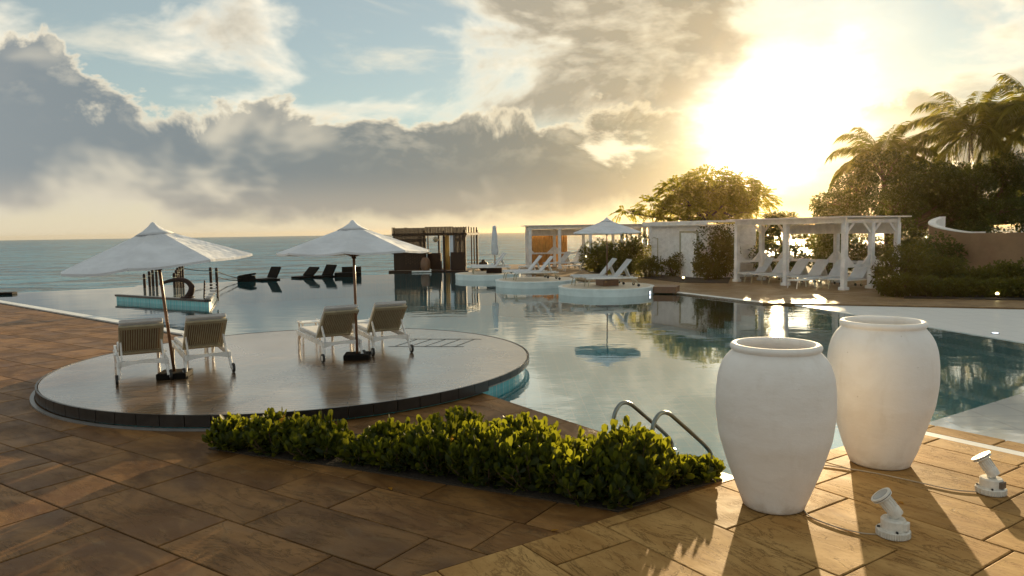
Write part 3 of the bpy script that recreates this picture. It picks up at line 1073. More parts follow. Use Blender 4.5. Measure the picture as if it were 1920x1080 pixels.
def tray(label, loc, rz):
    t = thing('side_table', label, 'side table', loc, rz, 'white side tables by the loungers')
    MB().box((0, 0, 0.44), (0.42, 0.34, 0.022)).build('table_top', MAT['white'], t, bevel=0.006)
    for sx in (-1, 1):
        MB().tube([(sx * 0.20, -0.17, 0.47), (sx * 0.20, 0.17, 0.47)], 0.011, 8).build('handle', MAT['white'], t)
        for sy in (-1, 1):
            MB().bar((sx * 0.17, sy * 0.13, 0), (sx * 0.17, sy * 0.13, 0.43), 0.03, 0.03).build('leg', MAT['white'], t)


tray('low white tray table left of the third slatted lounger', (-4.15, 14.6, PZ), R(31))
tray('low white tray table between the two loungers of the upright parasol', (-3.05, 14.55, PZ), R(31))
tray('low white tray table between the two loungers of the tilted parasol', (-5.75, 12.95, PZ), R(31))


# ------------------------------------------------------------------ parasols
def parasol(label, loc, rz, rad=1.5, eave=1.86, apex=2.42, tilt=(0, 0), pole_m='teak', base_s=0.44, base_m='black', cat_group='open white parasols', base_h=0.09):
    t = thing('parasol', label, 'parasol', loc, rz, cat_group)
    Mt = Matrix.Rotation(tilt[0], 4, 'Y') @ Matrix.Rotation(tilt[1], 4, 'X')
    def T(p):
        return Mt @ Vector(p)
    MB().tube([T((0, 0, 0.0)), T((0, 0, apex - 0.06))], 0.024, 12).build('pole', MAT[pole_m], t, smooth=True)
    MB().box((0, 0, base_h / 2), (base_s, base_s, base_h)).build('base', MAT[base_m], t, bevel=0.01)
    MB().lathe([(0.04, 0), (0.04, 0.10)], 16, T((0, 0, eave - 0.12)), Mt).build('hub', MAT['bar'], t)
    n = 8
    can = MB()
    seg, rows = 6, 9
    z_of = lambda q: apex - 0.10 + (eave - apex + 0.10) * q ** 0.96
    ring = []
    for i in range(rows + 1):
        q = 0.09 + (1 - 0.09) * i / rows
        row = []
        for k in range(n * seg):
            a = 2 * math.pi * (k // seg) / n
            b = 2 * math.pi * (k // seg + 1) / n
            u = (k % seg) / seg
            p = Vector((math.cos(a), math.sin(a), 0)).lerp(Vector((math.cos(b), math.sin(b), 0)), u)
            sag = math.sin(u * math.pi) * 0.028 * q
            rip = 0.012 * math.sin(q * 30 + (k // seg) * 2.1 + u * 3) * math.sin(u * math.pi)
            row.append(T((p.x * rad * q, p.y * rad * q, z_of(q) - sag + rip)))
        ring.append(row)
    m = n * seg
    for row in ring:
        can.v += [tuple(p) for p in row]
    for i in range(rows):
        for k in range(m):
            k2 = (k + 1) % m
            can.f.append((i * m + k, i * m + k2, (i + 1) * m + k2, (i + 1) * m + k))
    # valance
    b0 = len(can.v)
    can.v += [tuple(p + T((0, 0, -0.03))) for p in ring[-1]]
    for k in range(m):
        k2 = (k + 1) % m
        can.f.append((rows * m + k, rows * m + k2, b0 + k2, b0 + k))
    o = can.build('canopy', MAT['cloth'], t)
    sm = o.modifiers.new('thickness', 'SOLIDIFY')
    sm.thickness = 0.006
    cap = MB().lathe([(rad * 0.21, z_of(0.21) + 0.012), (rad * 0.12, z_of(0.12) + 0.025), (rad * 0.05, apex - 0.075), (0.03, apex - 0.03), (0, apex - 0.015)], 8, (0, 0, 0), Mt)
    cap.build('vent_cap', MAT['cloth'], o, smooth=True)
    for k in range(n):
        a = 2 * math.pi * k / n
        c, s = math.cos(a), math.sin(a)
        r_ = MB().bar(T((0.03 * c, 0.03 * s, apex - 0.17)), T((rad * 0.985 * c, rad * 0.985 * s, eave - 0.026)), 0.016, 0.024).build('rib', MAT[pole_m], t)
        MB().bar(T((0.04 * c, 0.04 * s, eave - 0.08)), T((rad * 0.5 * c, rad * 0.5 * s, (eave + apex) / 2 - 0.085)), 0.012, 0.018).build('strut', MAT[pole_m], r_)
    return t


parasol('open white parasol leaning left over the two leftmost loungers', (-5.36, 11.27, PZ), R(10), 1.40, 1.82, 2.47, (R(-4.6), R(1.0)))
parasol('open white parasol standing upright over the middle pair of loungers', (-2.78, 12.72, PZ), R(6), 1.33, 1.90, 2.48, (R(-0.3), R(-1.5)))


# ------------------------------------------------------------------ low loungers with bent legs (islands, cabanas)
def sling(label, loc, rz, group, back=48, dark=False):
    """local: feet at -x, head at +x"""
    t = thing('sling_lounger', label, 'sun lounger', loc, rz, group)
    fm = MAT['white']
    lm = MAT['slat'] if dark else MAT['white']
    for s in (-1, 1):
        MB().bar((-1.0, s * 0.31, 0.34), (0.98, s * 0.31, 0.34), 0.04, 0.05).build('side_rail', fm, t)
        MB().tube([(-0.80, s * 0.31, 0.33), (-0.90, s * 0.32, 0.22), (-0.94, s * 0.33, 0.0)], 0.022, 6).build('leg', lm, t)
        MB().tube([(0.76, s * 0.31, 0.33), (0.94, s * 0.32, 0.22), (1.0, s * 0.33, 0.05)], 0.022, 6).build('leg', lm, t)
        MB().lathe([(0.03, -0.015), (0.055, -0.015), (0.055, 0.015), (0.03, 0.015)], 12, (1.0, s * 0.355, 0.055), Matrix.Rotation(R(90), 4, 'X')).build('wheel', MAT['rubber'] if dark else MAT['white'], t)
    MB().box((-0.40, 0, 0.375), (1.18, 0.60, 0.06)).build('seat_cushion', MAT['cushion'], t, bevel=0.015)
    a = R(back)
    M = Matrix.Rotation(-a, 4, 'Y')
    c = Vector((0.22, 0, 0.37)) + M @ Vector((0.42, 0, 0.02))
    MB().box(c, (0.84, 0.62, 0.055), M=M).build('backrest', MAT['cushion'], t, bevel=0.015)
    MB().bar((0.72, 0, 0.34), tuple(Vector((0.22, 0, 0.37)) + M @ Vector((0.5, 0, -0.01))), 0.5, 0.02).build('back_support', fm, t)
    return t


# islands
def island(label, c, r):
    t = thing('pool_island', label, 'pool island', (c[0], c[1], 0), 0, 'round white islands in the pool')
    MB().lathe([(r - 0.02, -1.4), (r - 0.02, 0.17), (r, 0.175), (r, 0.225), (r - 0.012, 0.235), (0, 0.235)], 96).build('wall', MAT['poolwhite'], t)
    MB().lathe([(r - 0.16, 0.236), (r - 0.16, 0.242), (0, 0.242)], 64).build('top_paving', MAT['sunlitstone'], t)
    return t


I3, I2, I1 = (3.66, 27.95), (1.05, 32.3), (-1.25, 37.7)
island('nearest round white island with an open parasol', I3, 1.86)
island('middle round white island with two loungers and no parasol', I2, 1.80)
island('farthest round white island with the folded parasol', I1, 1.72)
IG = 'white loungers on the pool islands'
s1 = sling('white lounger on the nearest island, in front of the parasol pole', (3.75, 27.35, 0.243), R(6), IG, 50, True)
copy_thing(s1, 'white lounger on the nearest island, behind the parasol pole', (3.35, 28.45, 0.243), R(6), IG)
copy_thing(s1, 'white lounger at the front of the middle island', (1.05, 31.7, 0.243), R(8), IG)
copy_thing(s1, 'white lounger at the back of the middle island', (0.6, 32.8, 0.243), R(8), IG)
copy_thing(s1, 'white lounger on the farthest island, in front of the folded parasol', (-1.05, 37.05, 0.243), R(6), IG)
copy_thing(s1, 'white lounger on the farthest island, behind the folded parasol', (-1.15, 38.3, 0.243), R(6), IG)
parasol('open white parasol on the nearest round island', (3.70, 27.92, 0.243), R(20), 1.36, 2.06, 2.66, (0, 0), 'teak', 0.66, 'teak', base_h=0.24)


def closed_parasol():
    t = thing('folded_parasol', 'folded pale parasol standing like a spindle on the farthest island', 'parasol', (I1[0] + 0.38, I1[1] - 0.05, 0.243))
    MB().tube([(0, 0, 0), (0, 0, 1.1)], 0.028, 10).build('pole', MAT['teak'], t)
    MB().box((-0.05, 0, 0.13), (0.8, 0.5, 0.26)).build('base', MAT['bar'], t)
    c = MB()
    prof = [(0.03, 0.93), (0.15, 0.96), (0.165, 1.2), (0.14, 1.6), (0.12, 2.0), (0.09, 2.3), (0.10, 2.36), (0.07, 2.44), (0.0, 2.47)]
    seg = 24
    for r, z in prof:
        for k in range(seg):
            a = 2 * math.pi * k / seg
            rr_ = r * (1 + 0.14 * math.cos(8 * a))
            c.v.append((rr_ * math.cos(a), rr_ * math.sin(a), z))
    for i in range(len(prof) - 1):
        for k in range(seg):
            k2 = (k + 1) % seg
            c.f.append((i * seg + k, i * seg + k2, (i + 1) * seg + k2, (i + 1) * seg + k))
    c.build('canopy', MAT['cloth'], t, smooth=True)
    MB().lathe([(0.165, 0), (0.165, 0.05)], 16, (0, 0, 1.5)).build('tie', MAT['cloth'], t)


closed_parasol()
o = MB().box((5.78, 27.52, 0.11), (1.15, 1.0, 0.24), R(-20)).build('timber_step', MAT['teak'], bevel=0.01)
tag(o, 'low brown timber step bridging the nearest island and the deck', 'step')


# ------------------------------------------------------------------ cabanas
def cabana(label, loc, ang, posts, depth, roof_z, braces=True, low_roof=None, curtain=False, group='white cabanas'):
    """local x along the open front, local y towards the back"""
    t = thing('cabana', label, 'cabana', loc, ang, group)
    L = posts[-1]
    def post(x, y):
        p = MB().box((x, y, roof_z / 2 - 0.10), (0.18, 0.18, roof_z - 0.24)).build('post', MAT['whitewood'], t, bevel=0.008)
        f = MB().box((x, y, 0.06), (0.28, 0.28, 0.12))
        f.build('footing', MAT['whitewood'], p, bevel=0.01)
    for x in posts:
        post(x, 0)
        post(x, depth)
    post(0, depth / 2)
    post(L, depth / 2)
    zt = roof_z - 0.22
    for y in (0, depth):
        MB().box((L / 2, y, zt + 0.1), (L + 0.15, 0.13, 0.2)).build('beam', MAT['whitewood'], t)
    for x in posts:
        MB().box((x, depth / 2, zt + 0.07), (0.11, depth - 0.15, 0.14)).build('cross_beam', MAT['whitewood'], t)
    # roof boards
    nb = int((L + 0.7) / 0.24)
    bd = MB().box((0, 0, 0), (0.232, depth + 0.75, 0.045)).mesh('roof_board', MAT['whitewood'])
    for k in range(nb):
        x = -0.33 + (L + 0.66) * (k + 0.5) / nb
        dz = 0.0 if low_roof is None or x < low_roof else -0.09
        inst('roof_board', bd, t, (x, depth / 2, roof_z + 0.01 + dz + 0.002 * (k % 2)))
    # fascia panels under the roof at the back and the ends
    MB().box((L / 2, depth - 0.10, zt - 0.22), (L - 0.2, 0.04, 0.42)).build('fascia', MAT['whitewood'], t)
    # balustrade rail with diagonal corner plates
    def frame(a, b):
        a, b = Vector(a), Vector(b)
        d = (b - a).normalized()
        MB().bar(a + d * 0.07 + Vector((0, 0, 0.90)), b - d * 0.07 + Vector((0, 0, 0.90)), 0.07, 0.11).build('rail', MAT['whitewood'], t)
        n = Vector((-d.y, d.x, 0)) * 0.028
        for p, s in ((a, 1), (b, -1)):
            e = p + d * s * 0.077
            for z0, z1 in ((0.955, 1.36),):
                q = [e + Vector((0, 0, z0)), e + d * s * 0.42 + Vector((0, 0, z0)), e + Vector((0, 0, z1))]
                m_ = MB()
                v0 = [x - n for x in q] + [x + n for x in q]
                m_.v = [tuple(x) for x in v0]
                m_.f = [(0, 2, 1), (3, 4, 5), (0, 1, 4, 3), (1, 2, 5, 4), (2, 0, 3, 5)]
                m_.build('corner_plate', MAT['whitewood'], t)
            MB().bar(e + Vector((0, 0, zt - 0.36)), e + d * s * 0.38 + Vector((0, 0, zt + 0.0)), 0.05, 0.09).build('brace', MAT['whitewood'], t)
    if braces:
        for x in (0, L):
            frame((x, 0, 0), (x, depth / 2, 0))
            frame((x, depth / 2, 0), (x, depth, 0))
        for a, b in zip(posts, posts[1:]):
            frame((a, depth, 0), (b, depth, 0))
    return t


UA = math.atan2(0.906, -0.424)     # row of cabanas runs away to the left
# right cabana: local x runs along the row, local y towards the garden -> mirror by going backwards
PR0 = (12.5, 27.04)
ua = UA - math.pi                   # local x points back towards the camera
ex, ey = (math.cos(ua), math.sin(ua)), (-math.sin(ua), math.cos(ua))
CR = cabana('white timber cabana with open front sheltering the right-hand row of loungers', (PR0[0] - ex[0] * 5.7, PR0[1] - ex[1] * 5.7, 0), ua, [0, 2.85, 5.7], 2.9, 2.74, low_roof=None)


def on_row(s, d):
    """s metres along the row from the near corner post, d metres into the cabana"""
    return (PR0[0] - ex[0] * s + ey[0] * d, PR0[1] - ex[1] * s + ey[1] * d)


CG = 'white loungers under the cabanas'
va = math.atan2(ey[1], ey[0])
ords = ['nearest the camera in', 'second from the near end of', 'third from the near end of', 'fourth from the near end of', 'fifth from the near end of', 'farthest from the camera in']
for i in range(6):
    p = on_row(0.45 + i * 1.02, 1.0)
    copy_thing(s1, 'white lounger ' + ords[i] + ' the row under the right-hand cabana', (p[0], p[1], 0.002), va + R(2 - i), CG)


def low_table(label, loc, rz):
    t = thing('low_table', label, 'low table', loc, rz, 'low white tables by the cabana')
    MB().box((0, 0, 0.32), (1.0, 0.5, 0.04)).build('table_top', MAT['white'], t, bevel=0.008)
    for sx in (-1, 1):
        for sy in (-1, 1):
            MB().tube([(sx * 0.38, sy * 0.2, 0.30), (sx * 0.46, sy * 0.22, 0.2), (sx * 0.50, sy * 0.23, 0)], 0.02, 6).build('leg', MAT['white'], t)


p = on_row(1.6, -0.45)
low_table('low white table on bent legs in front of the right-hand cabana', (p[0], p[1], 0.002), va)

# closed white hut further along the row
def hut():
    p = on_row(12.2, 0.1)
    t = thing('white_hut', 'closed white boarded hut half hidden by the bushes', 'hut', (p[0], p[1], 0), ua)
    L, D, Hh = 4.4, 3.0, 2.6
    pl = MB().box((0, 0, 0), (L, 0.03, 0.195)).mesh('board', MAT['whitewood'])
    pe = MB().box((0, 0, 0), (D, 0.03, 0.195)).mesh('board', MAT['whitewood'])
    for k in range(13):
        z = 0.10 + k * 0.2
        inst('board', pl, t, (L / 2, 0, z), (R(4), 0, 0))
        inst('board', pe, t, (0, D / 2, z), (R(-4), 0, R(90)))
        inst('board', pe, t, (L, D / 2, z), (R(4), 0, R(90)))
    MB().box((L / 2, D / 2, 1.3), (L - 0.08, D - 0.08, 2.56)).build('core', MAT['whitewood'], t)
    rf = MB().box((L / 2, D / 2, Hh + 0.13), (L + 0.7, D + 0.7, 0.07)).build('roof', MAT['whitewood'], t)
    MB().box((L / 2, -0.32, Hh + 0.035), (L + 0.66, 0.04, 0.13)).build('fascia', MAT['whitewood'], rf)
    MB().box((L / 2, -0.16, Hh - 0.05), (L + 0.3, 0.26, 0.05)).build('soffit', MAT['whitewood'], rf)
    d = MB()
    for x in (2.45, 3.75):
        d.box((x, -0.05, 1.1), (0.09, 0.06, 2.2))
    d.box((3.1, -0.05, 2.24), (1.39, 0.06, 0.09))
    dr = d.build('door_frame', MAT['slat'], t)
    MB().box((3.1, -0.04, 1.1), (1.2, 0.03, 2.18)).build('door', MAT['white'], t)
    # shower by the hut wall
    sh = thing('outdoor_shower', 'thin shower pipe standing in front of the white hut', 'shower', (p[0] + ex[0] * 1.2 - ey[0] * 0.5, p[1] + ex[1] * 1.2 - ey[1] * 0.5, 0))
    MB().tube([(0, 0, 0), (0, 0, 1.95)], 0.03, 8).build('pipe', MAT['slat'], sh)
    MB().tube([(0, 0, 1.9), (-0.22, -0.1, 1.98), (-0.3, -0.14, 1.93)], 0.02, 8).build('arm', MAT['slat'], sh)


hut()

# left cabana out by the sea
CL = cabana('white timber cabana with orange curtains beside the sea', (1.18, 45.2, 0), R(3), [0, 1.85, 3.8, 5.8, 7.6], 2.9, 2.72, group='white cabanas')


def curtain(label, a, b, z0, z1, m, waves, name='curtain'):
    a, b = Vector(a), Vector(b)
    c = MB()
    n = 48
    d = (b - a)
    nn = Vector((-d.y, d.x, 0)).normalized()
    pts = [a + d * (i / n) + nn * 0.035 * math.sin(i / n * waves * 2 * math.pi) for i in range(n + 1)]
    for p in pts:
        c.v += [(p.x, p.y, z0), (p.x, p.y, z1)]
    for i in range(n):
        c.f.append((2 * i, 2 * i + 2, 2 * i + 3, 2 * i + 1))
    o_ = c.build(name, m, smooth=True)
    sm = o_.modifiers.new('thickness', 'SOLIDIFY')
    sm.thickness = 0.01
    if label:
        tag(o_, label, 'curtain', 'orange curtains of the cabana')
    return o_


curtain('orange curtain closing the leftmost bay of the cabana by the sea', (1.10, 48.26, 0), (2.85, 48.35, 0), 0.1, 2.3, MAT['curtain'], 9)
curtain('orange curtain in the second bay of the cabana by the sea', (3.0, 48.36, 0), (3.75, 48.4, 0), 0.1, 2.3, MAT['curtain'], 5)
ordl = ['leftmost', 'second from the left', 'third from the left', 'fourth from the left', 'rightmost']
for i in range(5):
    copy_thing(s1, 'white lounger ' + ordl[i] + ' in the row under the cabana by the sea', (3.0 + i * 0.82, 45.9 + 0.05 * i, 0.002), R(28), CG)
low_table('low white table on bent legs in front of the cabana by the sea', (3.6, 42.6, 0.002), R(8))
low_table('low dark-shadowed table left of the cabana by the sea', (0.9, 42.6, 0.002), R(4))


# ------------------------------------------------------------------ timber pool bar
def pool_bar():
    t = thing('pool_bar', 'dark timber pool bar with vertical slats at the far pool edge', 'bar', (-7.45, 45.6, 0), math.atan2(-1.25, 4.85))
    L, D, Hh = 4.8, 2.6, 2.55
    MB().box((L / 2, D / 2, -0.55), (L + 0.5, D + 0.6, 1.16)).build('plinth', MAT['bar'], t)
    for x in (0.08, 2.1, 3.35, 4.72):
        for y in (0.08, D):
            MB().box((x, y, Hh / 2), (0.12, 0.12, Hh - 0.05)).build('post', MAT['bar'], t)
    for y in (0.08, D):
        MB().box((L / 2, y, 2.28), (L + 0.1, 0.16, 0.17)).build('beam', MAT['bar'], t)
    for x in (0.0, L):
        MB().box((x, D / 2, 2.28), (0.14, D, 0.15)).build('beam', MAT['bar'], t)
    # solid counters
    MB().box((1.08, 0.0, 0.58), (2.1, 0.16, 1.05)).build('counter', MAT['bar'], t)
    MB().box((2.55, 0.5, 0.58), (0.9, 0.2, 1.05)).build('counter', MAT['bar'], t)
    MB().box((4.3, 0.0, 0.60), (0.95, 0.16, 1.12)).build('counter', MAT['bar'], t)
    MB().box((3.05, D - 0.2, 0.45), (1.0, 0.3, 0.8)).build('back_counter', MAT['barslat'], t)
    MB().box((1.2, 0.0, 1.12), (2.5, 0.42, 0.05)).build('counter_top', MAT['bar'], t)
    # diamond pattern on the counter front
    dia = MB().box((0, 0, 0), (0.09, 0.02, 0.09), M=Matrix.Rotation(R(45), 4, 'Y')).mesh('inlay', MAT['barslat'])
    for i in range(8):
        for j in range(4):
            inst('inlay', dia, t, (0.85 + i * 0.15, -0.085, 0.48 + j * 0.16 + (i % 2) * 0.08))
    # slats: short fringe above the beam all round, long slats on the closed bays
    fr = MB().box((0, 0, 0), (0.07, 0.04, 0.50)).mesh('slat', MAT['barslat'])
    ln = MB().box((0, 0, 0), (0.075, 0.04, 2.4)).mesh('slat', MAT['barslat'])
    n = 54
    for k in range(n):
        x = (k + 0.5) / n * L
        lng = x < 2.15 or x > 4.0
        inst('slat', ln if (lng and k % 1 == 0) else fr, t, (x, -0.02, 1.50 if lng else 2.50))
        if k % 2 == 0:
            inst('slat', ln if (x < 1.3 or x > 4.2) else fr, t, (x, D + 0.1, 1.50 if (x < 1.3 or x > 4.2) else 2.50))
    for k in range(14):
        for x in (-0.1,):
            inst('slat', ln if (k > 2 and k < 11) else fr, t, (x, 0.1 + k * 0.18, 1.50 if (k > 2 and k < 11) else 2.50), (0, 0, R(90)))
    # lamp hanging in the opening
    lp = MB().lathe([(0.02, 0.2), (0.12, 0.12), (0.17, 0.0), (0.12, -0.12), (0.04, -0.17)], 16, (2.5, 0.9, 1.95)).build('hanging_lamp', MAT['slat'], t, smooth=True)
    for nm, x0, x1, y, m_ in (('ochre_drape', 3.28, 3.62, 0.3, 'paleyellow'), ('white_drape', 3.78, 4.10, 0.0, 'cloth')):
        c = curtain('', (x0, y, 0), (x1, y, 0), 0.05, 2.2, MAT[m_], 3, name=nm)
        c.parent = t
    MB().lathe([(0.20, 0.02), (0.30, 0.25), (0.30, 0.6), (0.2, 0.82), (0.14, 0.86)], 20, (2.28, -0.42, 0)).build('pot', MAT['teak'], t, smooth=True)


pool_bar()
o = MB().lathe([(0.16, 0.0), (0.27, 0.12), (0.30, 0.30), (0.26, 0.5), (0.12, 0.56), (0.10, 0.66), (0.0, 0.68)], 20, (-1.75, 44.6, 0.0)).build('dark_urn', MAT['bar'], smooth=True)
tag(o, 'round dark urn standing right of the timber bar', 'urn')
t = thing('pool_float', 'small white float lying at the foot of the timber bar', 'pool float', (-5.55, 44.3, WATER_Z), R(5))
MB().box((0, 0, 0.06), (1.2, 0.4, 0.08)).build('deck', MAT['white'], t, bevel=0.03)
MB().tube([(0.5, 0, 0.1), (0.6, 0, 0.16), (0.5, 0, 0.2)], 0.03, 6).build('headrest', MAT['white'], t)


# ------------------------------------------------------------------ dark in-pool loungers along the infinity edge
def dark_lounger(label, loc, rz, back, bw=0.62, wide=0.7):
    t = thing('dark_lounger', label, 'pool lounger', loc, rz, 'dark loungers along the infinity edge')
    MB().box((-0.1, 0, 0.05), (0.9, wide, 0.10)).build('seat', MAT['black'], t, bevel=0.02)
    a = R(back)
    M = Matrix.Rotation(-a, 4, 'Y')
    c = Vector((0.30, 0, 0.12)) + M @ Vector((0.33, 0, 0))
    MB().box(c, (0.66, wide, 0.09), M=M).build('backrest', MAT['black'], t, bevel=0.02)
    MB().box((0.45, 0, 0.0), (0.22, wide * 0.9, 0.14)).build('rear_foot', MAT['black'], t)
    return t


dark_lounger('dark lounger at the infinity edge with upright back, leftmost of the low dark seats', (-13.25, 38.9, WATER_Z), R(52), 62, wide=0.85)
dark_lounger('dark low-backed lounger at the infinity edge, second of the dark seats', (-11.75, 40.6, WATER_Z), R(55), 42, wide=0.85)
dark_lounger('dark lounger at the infinity edge with upright back, third of the dark seats', (-10.75, 41.0, WATER_Z), R(55), 58, wide=0.85)
t = thing('dark_daybed', 'wide dark daybed at the infinity edge behind the upright parasol pole', 'daybed', (-9.45, 41.5, WATER_Z), R(12))
MB().box((0, 0, 0.11), (1.5, 0.9, 0.24)).build('base', MAT['black'], t, bevel=0.03)
MB().box((0.2, 0.36, 0.36), (1.1, 0.14, 0.34), M=Matrix.Rotation(R(-14), 4, 'X')).build('backrest', MAT['black'], t, bevel=0.03)
MB().box((-1.15, 0.05, 0.09), (0.6, 0.6, 0.18)).build('footstool', MAT['black'], t, bevel=0.03)
t = thing('dark_ottoman', 'dark wedge-shaped seat at the infinity edge left of the upright dark loungers', 'pool seat', (-14.1, 38.2, WATER_Z), R(-4))
MB().prism([(-0.36, -0.35), (0.36, -0.35), (0.36, 0.35), (-0.36, 0.35)], 0.0, 0.30).build('base', MAT['black'], t, bevel=0.03)
MB().box((0.05, 0, 0.34), (0.72, 0.68, 0.10), M=Matrix.Rotation(R(-9), 4, 'Y')).build('cushion', MAT['black'], t, bevel=0.03)
t = thing('dark_float', 'short dark float lying at the far left end of the infinity edge', 'pool float', (-22.6, 31.6, WATER_Z), R(10))
MB().box((0, 0, 0.05), (1.3, 0.5, 0.10)).build('deck', MAT['black'], t, bevel=0.03)
MB().box((-0.5, 0, 0.13), (0.3, 0.46, 0.07)).build('headrest', MAT['black'], t, bevel=0.02)


# ------------------------------------------------------------------ raised spa with spout, posts and ropes
def spa():
    A, B_, C_ = Vector((-15.25, 27.65, 0)), Vector((-10.45, 24.65, 0)), Vector((-12.45, 30.2, 0))
    D_ = A + (C_ - B_)
    t = thing('raised_spa', 'raised spa basin with dark coping and turquoise wall in the left pool', 'spa', tuple(A))
    q = [p - A for p in (A, B_, C_, D_)]
    MB().prism([(p.x, p.y) for p in q], -1.3, 0.14).build('wall', MAT['mosaic'], t)
    MB().poly([(p.x, p.y, 0.185) for p in q]).build('spa_water', MAT['water'], t)
    MB().poly([(p.x * 0.995, p.y * 0.995, 0.150) for p in q]).build('spa_floor', MAT['poolwhite'], t)
    for a, b in zip(q[:2], q[1:3]):
        d = (b - a).normalized()
        n = Vector((d.y, -d.x, 0)) * 0.06
        MB().prism([(a + n)[:2], (b + n)[:2], (b - n * 2)[:2], (a - n * 2)[:2]], 0.13, 0.205).build('coping', MAT['darktile'], t)
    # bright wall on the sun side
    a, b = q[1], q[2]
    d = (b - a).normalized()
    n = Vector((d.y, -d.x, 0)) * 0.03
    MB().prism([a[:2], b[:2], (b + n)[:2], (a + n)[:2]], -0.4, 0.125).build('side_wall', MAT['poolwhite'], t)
    sp = thing('arched_spout', 'curved dark water spout arching over the raised spa', 'spout', (-11.75, 25.75, 0.205))
    pts = [(0.15, -0.1, 0.0), (0.27, -0.08, 0.20), (0.28, -0.05, 0.40), (0.10, 0.0, 0.58), (-0.22, 0.08, 0.64), (-0.62, 0.18, 0.59), (-1.0, 0.3, 0.48)]
    w = wig(pts, 30)
    MB().tube(w, [0.125 - 0.075 * i / 29 for i in range(30)], 10).build('pipe', MAT['bar'], sp, smooth=True)
    MB().lathe([(0.24, 0.0), (0.24, 0.03), (0.18, 0.05)], 20, (0.15, -0.1, 0)).build('flange', MAT['bar'], sp)


spa()


def pole(label, x, y, h, r, group, rope=None):
    t = thing('timber_post', label, 'post', (x, y, WATER_Z - 0.35), 0, group)
    MB().lathe([(r, 0), (r, h + 0.3), (r * 0.9, h + 0.35), (r * 0.5, h + 0.37)], 10).build('shaft', MAT['bar'], t)
    MB().lathe([(r * 1.25, h * 0.82 + 0.3), (r * 1.25, h * 0.86 + 0.3)], 10).build('rope_ring', MAT['slat'], t)


lp = [(-16.23, 31.75, 0.80, 'front'), (-16.33, 32.4, 0.88, 'second'), (-16.58, 33.2, 0.95, 'third'), (-16.95, 34.3, 1.02, 'last')]
for x, y, h, w in lp:
    pole(w + ' post of the dark timber group left of the tilted parasol pole', x, y, h, 0.06, 'posts left of the parasol pole')
rp = [(-14.93, 31.8, 0.82, 'front'), (-15.3, 32.8, 0.90, 'second'), (-15.65, 33.7, 0.97, 'third'), (-16.0, 34.7, 1.04, 'fourth'), (-16.2, 35.4, 1.08, 'last')]
for x, y, h, w in rp:
    pole(w + ' post of the dark receding row behind the curved spout', x, y, h, 0.065, 'posts behind the spout')
pole('left post of the dark pair where the rope rail ends', -15.2, 36.3, 0.85, 0.07, 'pair of posts at the rope')
pole('right post of the dark pair where the rope rail ends', -14.9, 36.3, 0.82, 0.07, 'pair of posts at the rope')


def rope(label, a, b, sag):
    a, b = Vector(a), Vector(b)
    pts = [a.lerp(b, i / 16) - Vector((0, 0, sag * 4 * (i / 16) * (1 - i / 16))) for i in range(17)]
    o_ = MB().tube(pts, 0.02, 6).build('rope', MAT['bar'])
    tag(o_, label, 'rope', 'ropes at the infinity edge')


rope('upper rope from the receding post row to the dark post pair', (-16.2, 35.4, 0.85), (-15.2, 36.3, 0.65), 0.06)
rope('rope sagging right from the dark post pair to the pool edge', (-14.9, 36.3, 0.62), (-13.9, 38.6, 0.05), 0.12)
rope('lower rope sagging right from the dark post pair', (-14.9, 36.3, 0.35), (-14.3, 38.0, 0.02), 0.08)
# slatted steps on the spa edge
t = thing('spa_steps', 'small slatted timber steps leaning on the sunlit spa corner', 'steps', (-10.75, 25.6, 0.20), R(110))
for k in range(5):
    MB().box((k * 0.16, 0, 0.06 + k * 0.10), (0.10, 0.42, 0.03)).build('tread', MAT['whitewood'], t)
for s in (-1, 1):
    MB().bar((-0.05, s * 0.22, 0.02), (0.75, s * 0.22, 0.54), 0.05, 0.09).build('stringer', MAT['bar'], t)


